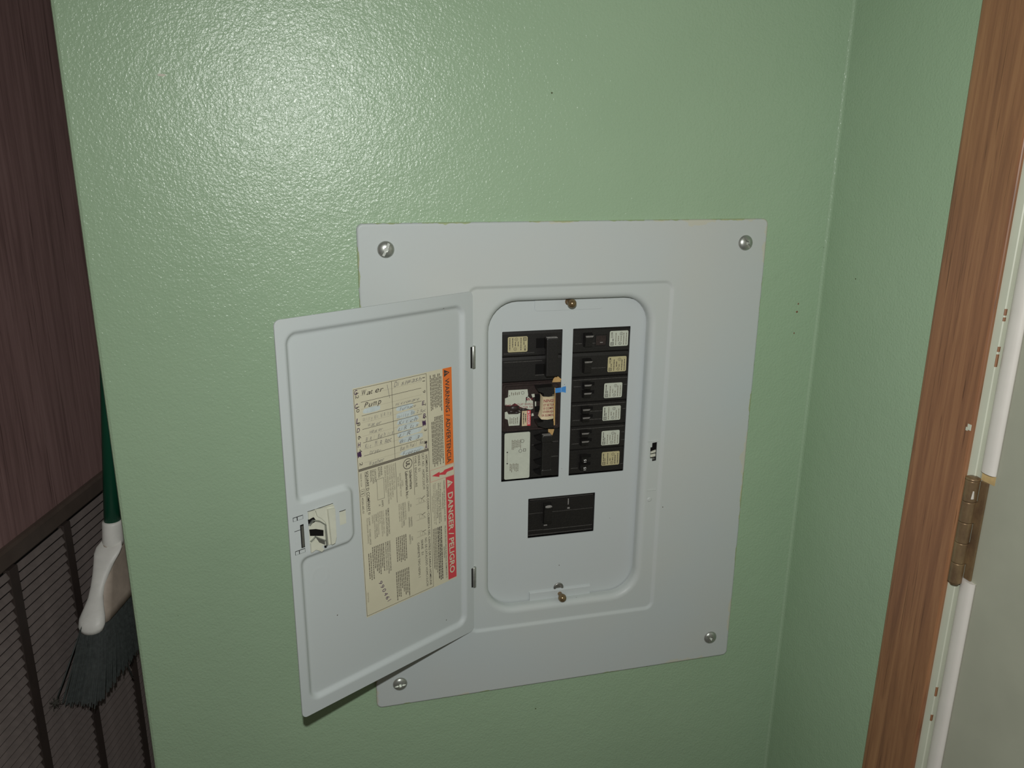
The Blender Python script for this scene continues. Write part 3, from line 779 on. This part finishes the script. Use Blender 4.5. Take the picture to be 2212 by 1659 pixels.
for i in range(3): bars(LB, P1_, 158.6, rnd.uniform(200, 218), 85.2-1.8*i, 0.9, FINE, rnd)
for i in range(8): bars(LB, P1_, 2.0+(3.0 if i % 3 else 6.0), rnd.uniform(34, 42), 96.0-1.75*i, 1.1, FINE, rnd)
for i in range(8): bars(LB, P1_, 45.8 if i < 6 else 50, rnd.uniform(88, 95), 96.2-1.75*i, 1.1, FINE, rnd)
# printed circuit numbers
for i, t in enumerate(('12', '10', '8', '6', '4', '2')): write(LB, P1_, t, 5.8+12.25*i if len(t) == 2 else 7.6+12.25*i, 10.8+12.25*i, 4.0, 3.2, INK)
for i, t in enumerate(('11', '9', '7', '5', '3', '1')): write(LB, P1_, t, 5.4+12.3*i, (9.2 if len(t) == 2 else 7.8)+12.3*i, 75.2, 3.0, INK)
# correction fluid
P05 = lab(0.05)
def blob(p0, p1, q0, q1):
    pts = []
    for k in range(28):
        a = 2*math.pi*k/28; c_, s_ = math.cos(a), math.sin(a)
        rr_ = 1.0/max(abs(c_), abs(s_))**0.8*rnd.uniform(0.88, 1.05)
        pts.append(((p0+p1)/2+(p1-p0)/2*min(1.1, rr_)*s_, (q0+q1)/2+(q1-q0)/2*min(1.1, rr_)*c_))
    poly2(LB, P05, pts, WHITEOUT)
for b_ in ((21.0, 26.0, 10.0, 29.0), (26.6, 31.4, 44.5, 64.0), (32.6, 38.4, 44.5, 66.0), (38.8, 44.6, 45.0, 70.0), (45.0, 50.6, 44.8, 70.0), (51.0, 56.4, 45.0, 73.0), (57.0, 62.6, 46.0, 74.0), (69.8, 74.6, 47.0, 74.5)): blob(*b_)
# handwriting: baseline given as -p
hw = [('Water', 10.7, 33, 9.0, 4.6), ('Pump', 12, 30, 20.2, 4.4), ('Utilty Kit N/R lts', 10, 40, 32.4, 3.4), ('Water', 15, 29, 38.6, 3.3), ('Heater', 16, 30, 45.0, 3.3), ('B/R / Bath lts', 11.6, 41, 51.0, 3.6), ('Kit M/R Rec', 10.4, 39, 57.8, 4.2), ('Dryer', 15, 27, 64.0, 3.2), ('Washer', 14, 30, 74.2, 3.6),
      ('Dishwash', 43.8, 74.6, 8.0, 4.4), ('microwave', 44.5, 71, 25.6, 2.8), ('Furnace', 49, 67, 31.2, 3.0), ('Utilty BR 2 Rec', 46, 78, 37.8, 3.2), ('Kitch', 47, 68, 44.2, 3.2), ('L/R Lts', 46, 69, 50.2, 3.2), ('L/R', 46, 60, 56.0, 3.2), ('B/R 3', 47, 70, 62.2, 3.2), ('Bath/Hall Rec', 47.4, 76, 68.6, 3.8), ('Freezer', 50, 71, 74.6, 3.2)]
for i, (t, q0, q1, p, c_) in enumerate(hw):
    scrawl(LB, Hn, t, q0, q1, -p, c_, INK if t in ('Water', 'Pump', 'Dishwash') and i in (0, 1) else PENCIL, rnd, 0.004 if i < 2 else -0.004)
# pen letters in the margins
for t, q, p, c_ in (('G', 3.0, 7.4, 4.4), ('C', 2.8, 19.6, 4.4), ('L', 3.0, 33.0, 4.6), ('D', 3.2, 41.0, 3.8), ('H', 3.2, 54.6, 4.4), ('E', 73.6, 31.4, 4.0), ('B', 74.2, 44.0, 4.2), ('A', 75.0, 74.8, 5.6)):
    write(LB, Hn, t, q, q+3.2, -p, c_, PEN, 0.012, 0.2)
for (q, p) in ((3.6, 62.0), (74.6, 49.6)):
    for k in range(9): line2(LB, P2_, (p-3.0+rnd.uniform(-.6, .6), q+k*0.42-1.2), (p+1.6+rnd.uniform(-.8, .8), q+k*0.42-0.6), 0.55, PEN)
line2(LB, P1_, (4.6, 36.8), (17.0, 38.8), 0.4, PENCIL)
for k, ch in enumerate('990461'):     # number scrawled at the foot
    p, q = 191.0+4.6*k, 16.6+1.7*k
    vv, ff, _ = glyphs(ch, 0.0, 0.1)
    wd = 0.7 if ch == '1' else 2.9
    LB.add([P1_(p+wd*x-0.3*y*4, q+0.8*x+3.8*y) for x, y in vv], ff, PEN)
dl = LB.build('directory_label', parent=pdoor); dl['label'] = 'cream circuit directory label with orange and red warning bands'

# ================================================================== BREAKERS
YF = 15.6     # face of the breakers, just inside the dead front
def face(lift=0.0): return lambda x, z: Vector((x, YF-0.05-lift, z))
def text_down(lift=0.12):  return lambda u, v: Vector((v, YF-0.05-lift, -u))        # reads downwards, tops to the right
def text_up(lift=0.12):    return lambda u, v: Vector((-v, YF-0.05-lift, u))        # reads upwards, tops to the left
def body(parent, x0, x1, zt, zb, mat=BLACK, chamf=2.4, poles=1):
    m = MB(); h = (zt-zb)/poles
    for k in range(poles):
        t = zt-h*k; b = t-h
        pf = [(58, t), (YF+1.6, t), (YF+1.2, t-0.3), (YF, t-chamf), (YF, b+1.4), (YF+0.9, b+0.25), (58, b)]
        m.prism(pf, 0, x0, x1, mat)
    return m.build('case', parent=parent)
def rating(parent, x0, x1, zt, zb, paper, rnd, up, words):
    m = MB(); m.keep = True
    f0 = face(0.05)
    poly2(m, f0, rrect(x0, x1, zb, zt, 1.4, 4), paper)
    L = zt-zb
    if up:  # right column: reads upwards
        f = text_up(); U = lambda u: zb+0.9+u; Vv = lambda v: -(x1-0.9)+v
    else:
        f = text_down(); U = lambda u: -(zt-0.9)+u; Vv = lambda v: x0+0.9+v
    Wd = x1-x0-1.8; L -= 1.8
    ink = INK
    sq = Wd-3.4     # square mark near the heads of the text
    frame2(m, f, U(0.2), U(3.2), Vv(sq), Vv(sq+3.0), 0.45, ink); frame2(m, f, U(1.0), U(2.4), Vv(sq+0.8), Vv(sq+2.2), 0.35, ink)
    if words: write(m, f, words[0], U(L*0.58), U(L*0.97), Vv(Wd-2.6), 2.0, ink, 0.01)
    else: bars(m, f, U(4.2), U(L*0.95), Vv(Wd-1.6), 0.8, ink, rnd)
    bars(m, f, U(4.2), U(L*0.54), Vv(Wd-3.2), 0.75, ink, rnd)
    ring2(m, f, U(1.8), Vv(Wd*0.42), 1.45, 0.3, ink, 18); line2(m, f, (U(1.2), Vv(Wd*0.42-0.5)), (U(2.4), Vv(Wd*0.42+0.5)), 0.35, ink)
    ring2(m, f, U(L-2.2), Vv(Wd*0.36), 1.45, 0.3, ink, 18); line2(m, f, (U(L-2.9), Vv(Wd*0.36)), (U(L-1.5), Vv(Wd*0.36)), 0.35, ink)
    for k in range(5):
        v = Vv(Wd*(0.04+0.155*k)); a = 4.2 if 2 <= k <= 3 else 0.3
        bars(m, f, U(a), U(L*rnd.uniform(0.72, 0.98)-(3.8 if 2 <= k <= 3 else 0)), v, 0.75, FINE if paper is not YELLOWP else INK, rnd)
    return m.build('rating_label', parent=parent)
def toggle(parent, x0, x1, zt, zb, proud, dust=True, name='toggle'):
    m = MB()
    y1 = YF-proud
    # wedge handle: worn pale top, face sloping back to the foot
    P = [(x0, YF, zt+1.6), (x1, YF, zt+1.6), (x0+0.3, y1, zt), (x1-0.3, y1, zt), (x0+1.0, y1+0.8, zt-1.9), (x1-1.0, y1+0.8, zt-1.9), (x0+0.9, y1+1.8, zb+0.8), (x1-0.9, y1+1.8, zb+0.8), (x0+0.4, YF, zb), (x1-0.4, YF, zb)]
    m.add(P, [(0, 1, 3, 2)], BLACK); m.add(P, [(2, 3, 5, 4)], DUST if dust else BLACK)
    m.add(P, [(4, 5, 7, 6), (6, 7, 9, 8), (0, 2, 4, 6, 8), (1, 9, 7, 5, 3), (0, 8, 9, 1)], BLACK)
    return m.build(name, parent=parent)
def shade_patch(parent, x0, x1, zt, zb, name='slot'):  # flat dark patch on the face, painted as the shade of a recess
    m = MB(); m.box(x0, x1, YF-0.12, YF+0.2, zb, zt, SHADEBLK); return m.build(name, parent=parent)
def ridges(parent, segs):
    m = MB()
    for x0, x1, z in segs: m.box(x0, x1, YF-0.25, YF+0.3, z-0.22, z+0.22, SCUFF if random.random() < 0.4 else BLACK)
    return m.build('moulded_ridge', parent=parent)
def breaker(x0, x1, zt, zb, label, group=None, name='circuit_breaker'):
    return tag(empty(name, ((x0+x1)/2, 58, zb)), label, 'circuit breaker', group or 'circuit breakers in the panel')

XL0, XL1 = 135.1, 195.8
# --- two-pole breaker
b = breaker(XL0, XL1, -105.8, -157.6, 'black two-pole breaker with tall tie-bar handle above the breaker bearing the torn warning label')
body(b, XL0, XL1, -105.9, -157.6, poles=2, chamf=3.0)
rating(b, 141.0, 160.9, -111.3, -126.7, YELLOWP, random.Random(1), False, ('HOM',))
shade_patch(b, 169.6, 178.0, -113.9, -123.8); shade_patch(b, 169.2, 178.2, -140.0, -150.4)
m = MB()
for z0, z1 in ((-124.5, -113.0), (-150.5, -139.5)): m.box(177.8, 187.0, 8, YF+0.3, z0, z1, BLACK, 0.5)
m.build('handle_stem', parent=b)
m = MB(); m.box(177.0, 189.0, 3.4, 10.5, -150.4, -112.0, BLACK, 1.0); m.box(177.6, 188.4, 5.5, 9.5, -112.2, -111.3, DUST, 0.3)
m.build('tie_bar', parent=b)
ridges(b, [(137, 168, -128.0), (137, 176, -136.6), (137, 168.5, -142.0), (169, 178.5, -151.2), (137, 176, -154.6)])

# --- equipment-protection breaker with the torn label
b = breaker(XL0, XL1, -157.8, -208.8, 'brown-black breaker with torn white and red warning label on face and handle')
body(b, XL0, XL1, -157.8, -208.8, BROWNP, 2.0)
m = MB()
m.loft([ring(136.0, 195.4, -208.2, -158.6, 2.0, YF+0.2, 3), ring(136.3, 195.2, -208.0, -159.0, 2.0, YF-0.9, 3), ring(138.0, 193.6, -206.2, -160.8, 2.0, YF-0.9, 3), ring(138.8, 192.8, -205.4, -161.6, 2.0, YF+0.1, 3)], BROWNP, smooth=False)
m.build('face_frame', parent=b)
m = MB(); m.keep = True
f0 = face(0.06); fT = face(0.16); fU = face(0.24)
poly2(m, f0, [(142.0, -165.0), (161.5, -165.2), (162.3, -171.1), (161.5, -174.0), (160.0, -180.5), (151.1, -180.5), (148.5, -178.8), (145.0, -181.0), (138.4, -180.3), (138.3, -173.3), (141.7, -172.2)], PALEP)
poly2(m, f0, [(160.0, -173.6), (162.0, -172.6), (164.8, -175.1), (167.4, -178.1), (167.7, -185.8), (165.0, -186.7), (155.9, -184.3), (151.1, -180.5), (160.0, -180.5)], PALEP)
poly2(m, f0, [(165.6, -170.6), (168.8, -170.4), (169.2, -173.6), (166.8, -174.2)], PALEP)
poly2(m, f0, [(169.6, -174.4), (170.6, -177.0), (170.8, -184.6), (169.9, -186.8), (169.4, -181)], PALEP)
poly2(m, f0, [(166.2, -191.0), (167.8, -190.6), (168.6, -193.4), (166.0, -193.8)], PALEP)
poly2(m, f0, [(138.4, -187.6), (140.8, -187.1), (142.2, -190.0), (152.6, -190.4), (152.9, -186.9), (154.6, -187.7), (153.7, -202.5), (142.7, -202.3), (141.6, -195.6), (138.5, -194.3)], PALEP)
write(m, fT, 'W', 160.4, 164.6, -177.2, 3.0, REDTXT, 0.03); line2(m, fT, (165.2, -177.0), (166.6, -174.4), 0.7, REDTXT)
write(m, fT, 'THIS CIRCUIT SHALL', 138.8, 167.4, -181.6, 2.0, REDTXT, 0.006); write(m, fT, 'EATER TA', 153.4, 167.4, -184.9, 2.1, REDTXT, 0.006)
tdn = text_down(0.16); r5 = random.Random(5)
for k in range(5): bars(m, tdn, 167.4+0.6*(k % 2), 170.6, 145.0+1.9*k, 0.8, FINE, r5)
for k in range(5): bars(m, tdn, 193.6+0.8*(k % 2), 200.6, 143.6+1.9*k, 0.8, FINE, r5)
ring2(m, fT, 156.6, -168.6, 1.5, 0.3, INK, 18); quad2(m, fT, 142.6, 143.6, -171.2, -170.4, INK)
quad2(m, f0, 156.2, 165.2, -203.5, -187.6, CREAMP); quad2(m, face(0.12), 161.6, 165.2, -203.5, -187.4, RED)
write(m, text_down(0.2), 'DANGER', 191.0, 202.4, 162.2, 2.4, WHITEINK, 0.01); poly2(m, fU, [(162.3, -190.2), (162.3, -187.9), (164.6, -189.1)], WHITEINK)
for k in range(2): bars(m, tdn, 189.4+1.5*k, 201.6-2.0*k, 157.4+2.1*k, 0.9, INK, r5)
o = m.build('warning_label', parent=b); o['label'] = 'torn white label with dark red warning text'
m = MB()   # melted lumps where the label was torn
for x, z, rx, rz in ((148.0, -184.6, 4.2, 3.2), (145.6, -187.4, 3.0, 1.6), (151.5, -188.6, 3.4, 1.2), (158.5, -186.2, 3.6, 1.5), (155.0, -185.2, 2.6, 1.2)):
    m.lathe([(0.01, 1.3), (0.5, 1.15), (0.85, 0.6), (1.0, 0.0)], BROWNP, lambda a, c_, h, x=x, z=z, rx=rx, rz=rz: Vector((x+a*rx, YF+0.05-h*1.1, z+c_*rz)), 18)
m.build('scorched_lump', parent=b)
shade_patch(b, 169.2, 176.0, -171.0, -178.5); shade_patch(b, 169.4, 176.0, -183.5, -189.6)
m = MB()
for zt, zb in ((-160.6, -167.6), (-196.2, -203.0)):
    m.prism([(168.6, zt-0.6), (176.0, zt), (185.6, zt), (186.0, zb), (177.0, zb), (169.6, zt-4.2)], 1, 3.2, YF+0.2, BLACK)
m.box(175.0, 184.0, 3.4, 10.0, -202.0, -162.0, BLACK, 0.8)
m.build('handle', parent=b)
m = MB()   # paper wrapped round the handle, flared at the foot
rg = []
for z, x0, x1, yf in ((-169.2, 173.2, 186.2, 2.2), (-172.0, 173.8, 185.6, 2.6), (-186.0, 173.6, 185.4, 2.6), (-189.5, 172.6, 185.4, 2.3), (-192.6, 171.8, 185.2, 1.6)):
    rg.append([(x0-0.4, 10.5, z+0.8), (x0, yf+1.0, z), (x0+0.9, yf, z-0.5), ((x0+x1)/2, yf-0.1, z-1.1), (x1-0.6, yf, z-0.5), (x1, yf+1.0, z), (x1+0.2, 10.5, z+0.6)])
m.loft(rg, CREAMP, closed_u=False); m.keep = True
fw = lambda x, z: Vector((x, 1.75, z))
for t, x0, x1, z, h in (('NING!', 174.4, 185.2, -175.6, 2.9), ('OT BE TUR', 174.2, 185.2, -179.6, 2.2), ('IS COMPL', 174.4, 185.2, -183.0, 2.1), ('OVERHEA', 174.0, 185.0, -186.5, 2.1), ('ER ELEMEN', 172.8, 184.8, -190.2, 2.1)):
    write(m, fw, t, x0, x1, z, h, REDTXT, 0.012)
o = m.build('handle_label', parent=b); o['label'] = 'cream warning label wrapped round the handle'
m = MB()
m.prism([(188.4, -164.8), (190.4, -165.4), (190.8, -204.8), (189.0, -205.2)], 1, YF-0.9, YF-0.5, TAN)
m.build('paper_strip', parent=b)

# --- paper scraps and tape
m = MB()
m.prism([(186.6, -159.2), (187.6, -156.2), (189.3, -154.0), (192.4, -153.4), (193.8, -154.6), (194.3, -155.1), (197.5, -157.5), (194.7, -158.2), (196.2, -159.4)], 1, YF-1.4, YF-1.0, TAN)
tag(m.build('paper_scrap', base=(191, YF, -159)), 'torn tan paper scrap poking up above the blue tape', 'paper scrap', 'torn tan paper scraps')
m = MB()
m.prism([(183.6, -208.4), (190.0, -208.9), (189.2, -212.4), (187.4, -216.9), (185.4, -216.2), (183.8, -216.3)], 1, YF-1.4, YF-1.0, TAN)
tag(m.build('paper_scrap', base=(187, YF, -216)), 'torn tan paper scrap hanging over the breaker with the blank white label', 'paper scrap', 'torn tan paper scraps')
m = MB()
m.add([(190.0, YF-1.2, -165.8), (196.2, YF-1.6, -165.2), (197.6, YF-2.0, -164.6), (200.8, YF-2.3, -164.0), (200.9, YF-2.3, -170.8), (197.6, YF-2.0, -169.8), (196.2, YF-1.6, -170.2), (190.2, YF-1.2, -170.6)], [(0, 1, 6, 7), (1, 2, 5, 6), (2, 3, 4, 5)], BLUE)
o = m.build('tape', base=(195, YF-1.5, -170))
md = o.modifiers.new('thick', 'SOLIDIFY'); md.thickness = 0.0002
tag(o, 'small piece of blue tape stuck beside the cream-wrapped breaker handle', 'tape')

# --- quad breaker with the big pale label
b = breaker(XL0, XL1, -209.0, -261.4, 'black quad breaker with large blank-looking white label below the torn warning label')
body(b, XL0, XL1, -209.0, -261.2, BLACK, 1.6)
m = MB(); m.keep = True
poly2(m, face(0.06), rrect(138.4, 165.0, -260.0, -210.0, 1.6, 4), PALEP)
td = text_down(0.16); r6 = random.Random(6)
ring2(m, td, 219.4, 157.0, 1.7, 0.35, INK, 20); ring2(m, td, 230.0, 155.0, 1.6, 0.35, INK, 20); frame2(m, td, 228.0, 230.6, 158.0, 160.6, 0.4, INK)
for k in range(7): bars(m, td, 217.6+0.7*(k % 2), r6.uniform(225, 229), 146.0+1.45*k, 0.7, FINE, r6)
for k in range(6): bars(m, td, 243.0+0.6*(k % 2), r6.uniform(249, 252.5), 144.2+1.6*k, 0.75, FINE, r6)
for z in (-230.4, -242.6): poly2(m, face(0.16), [(141.4+0.75*math.cos(a*math.pi/8), z+0.75*math.sin(a*math.pi/8)) for a in range(16)], INK)
line2(m, face(0.16), (141.4, -230.4), (141.4, -242.6), 0.25, FINE)
m.build('rating_label', parent=b)
m = MB()
for zt in (-211.8, -222.2, -238.0, -248.8):
    m.prism([(168.6, zt-2.4), (177.6, zt-0.4), (177.6, zt-6.8), (174.0, zt-7.2), (170.2, zt-4.8)], 1, YF-4.0, YF+0.2, SHADEBLK)
m.build('trip_arm', parent=b)
m = MB(); m.box(175.2, 184.6, 4.2, 10.0, -253.4, -213.0, BLACK, 0.9)
for zt, zb in ((-211.6, -218.8), (-248.0, -254.8)): m.box(174.6, 185.2, 3.6, YF, zb, zt, BLACK, 0.9)
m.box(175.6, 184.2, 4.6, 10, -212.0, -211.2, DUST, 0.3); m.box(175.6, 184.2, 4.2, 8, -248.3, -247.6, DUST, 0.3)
m.build('handle', parent=b)
ridges(b, [(186, 195, -222.6), (186, 195, -238.8), (167, 174, -236.2), (167, 174, -224.6), (186, 195, -250.8)])

# --- right column
XR0, XR1 = 207.0, 267.2
RZ = [-105.8, -131.2, -156.6, -183.4, -209.0, -234.6, -261.2]
names = ['black single-pole breaker with a recessed panel beside its toggle, topmost of its column',
         'black single-pole breaker with one toggle and yellowed label under the topmost breaker',
         'black tandem breaker directly below the single-pole breaker with yellowed label',
         'black tandem breaker with pale label between two other tandem breakers',
         'black tandem breaker directly above the breaker whose toggles read 15',
         'black tandem breaker with white 15 on both toggles and yellowed label']
LAB = [(246.0, 265.9, -110.1, -125.9, PALEP), (245.2, 265.2, -136.6, -152.5, YELLOWP), (242.5, 262.1, -164.2, -180.0, PALEP), (242.0, 261.6, -188.8, -204.4, PALEP), (241.8, 261.7, -215.6, -231.4, PALEP), (243.0, 262.8, -239.0, -254.2, YELLOWP)]
WORDS = [('D199',), ('HOM',), (), (), (), ()]
TOG = [[(217.8, 227.0, -112.2, -124.6)], [(217.7, 226.8, -138.2, -151.4)], [(218.6, 227.2, -162.6, -168.6), (218.5, 227.4, -171.2, -177.6)],
       [(217.8, 226.6, -188.4, -194.6), (218.0, 226.8, -197.0, -203.2)], [(217.6, 226.4, -213.8, -220.2), (217.9, 226.7, -222.7, -229.0)], [(218.6, 226.4, -240.4, -247.4), (218.0, 226.2, -249.0, -256.0)]]
for i in range(6):
    b = breaker(XR0, XR1, RZ[i], RZ[i+1], names[i])
    body(b, XR0, XR1, RZ[i]-0.1, RZ[i+1], BLACK, 3.2 if i in (1,) else (2.2 if i == 0 else 1.5))
    x0, x1, zt, zb, pp = LAB[i]
    rating(b, x0, x1, zt, zb, pp, random.Random(20+i), True, WORDS[i])
    for k, (tx0, tx1, tzt, tzb) in enumerate(TOG[i]):
        toggle(b, tx0, tx1, tzt, tzb, 7.0 if len(TOG[i]) == 1 else 6.4, dust=(i != 5))
        if i >= 2: shade_patch(b, tx1+0.4, tx1+4.6, tzt+0.6, tzt-3.0)
    if i == 0:
        m = MB(); m.loft([ring(230.6, 243.4, -125.0, -113.2, 0.6, YF, 2), ring(230.9, 243.1, -124.7, -113.5, 0.6, YF-0.5, 2), ring(231.6, 242.4, -124.0, -114.2, 0.5, YF-0.5, 2), ring(231.8, 242.2, -123.8, -114.4, 0.5, YF+0.2, 2)], BLACK, smooth=False)
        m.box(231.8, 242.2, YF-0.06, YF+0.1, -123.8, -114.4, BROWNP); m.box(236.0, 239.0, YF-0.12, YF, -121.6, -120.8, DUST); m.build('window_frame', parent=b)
        ridges(b, [(210, 217, -121.4), (228, 231, -121.6), (210, 244, -127.6)])
    elif i == 1: ridges(b, [(210, 217, -148.0), (228, 243, -147.4)])
    else:
        zm = (TOG[i][0][3]+TOG[i][0][2])/2
        ridges(b, [(209.5, 217.4, zm-0.2), (228.0, 241.0, zm-1.6), (209.5, 217.0, zm-10.2), (228.0, 241.0, zm-10.4), (263.5, 267.0, zm-1.0), (263.5, 267.0, zm-9.6), (209.0, 267.0, RZ[i]-2.4)])
    if i == 5:
        m = MB(); m.keep = True
        for (tx0, tx1, tzt, tzb) in TOG[i]:
            zc = (tzt+tzb)/2-0.6
            write(m, lambda u, v: Vector((-v, YF-6.0, u)), '15', zc-1.7, zc+1.7, -224.0, 2.6, WHITEINK, 0.01)
        m.build('rating_mark', parent=b)

# --- main breaker
b = breaker(WM[0], WM[1], WM[3], WM[2], 'wide black main breaker alone in the lower window of the dead front', name='main_breaker')
m = MB()
for t, bt, lift in ((-283.2, -287.0, 1.2), (-287.0, -300.8, 0.0), (-300.8, -320.6, 0.5), (-320.6, -327.9, 1.4)):
    m.prism([(58, t), (YF+lift+0.5, t), (YF+lift, t-0.5), (YF+lift, bt+0.3), (YF+lift+0.4, bt), (58, bt)], 0, WM[0]+0.2, WM[1]-0.2, BLACK)
m.build('case', parent=b)
m = MB()
m.prism([(YF+0.5, -289.4), (9.0, -291.4), (8.6, -293.4), (10.4, -295.2), (11.2, -309.0), (12.4, -312.6), (YF+0.5, -313.6)], 0, 180.6, 188.8, BLACK)
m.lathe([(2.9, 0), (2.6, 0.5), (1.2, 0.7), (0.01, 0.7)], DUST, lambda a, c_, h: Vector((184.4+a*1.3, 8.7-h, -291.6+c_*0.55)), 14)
m.build('handle', parent=b)
m = MB()
for x0, x1, z in ((165, 180, -300.9), (190, 235.5, -301.0), (165, 180.5, -320.4), (181, 235.5, -320.8), (165, 235.5, -325.6), (166, 235.5, -285.8)): m.box(x0, x1, YF-0.2, YF+1.0, z-0.16, z+0.16, SCUFF)
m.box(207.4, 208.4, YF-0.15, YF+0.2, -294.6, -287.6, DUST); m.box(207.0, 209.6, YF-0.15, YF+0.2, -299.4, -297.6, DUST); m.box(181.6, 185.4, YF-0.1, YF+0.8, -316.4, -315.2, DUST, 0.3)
m.build('moulded_ridge', parent=b)

for o in bpy.data.objects:
    if '_base' in o: del o['_base']
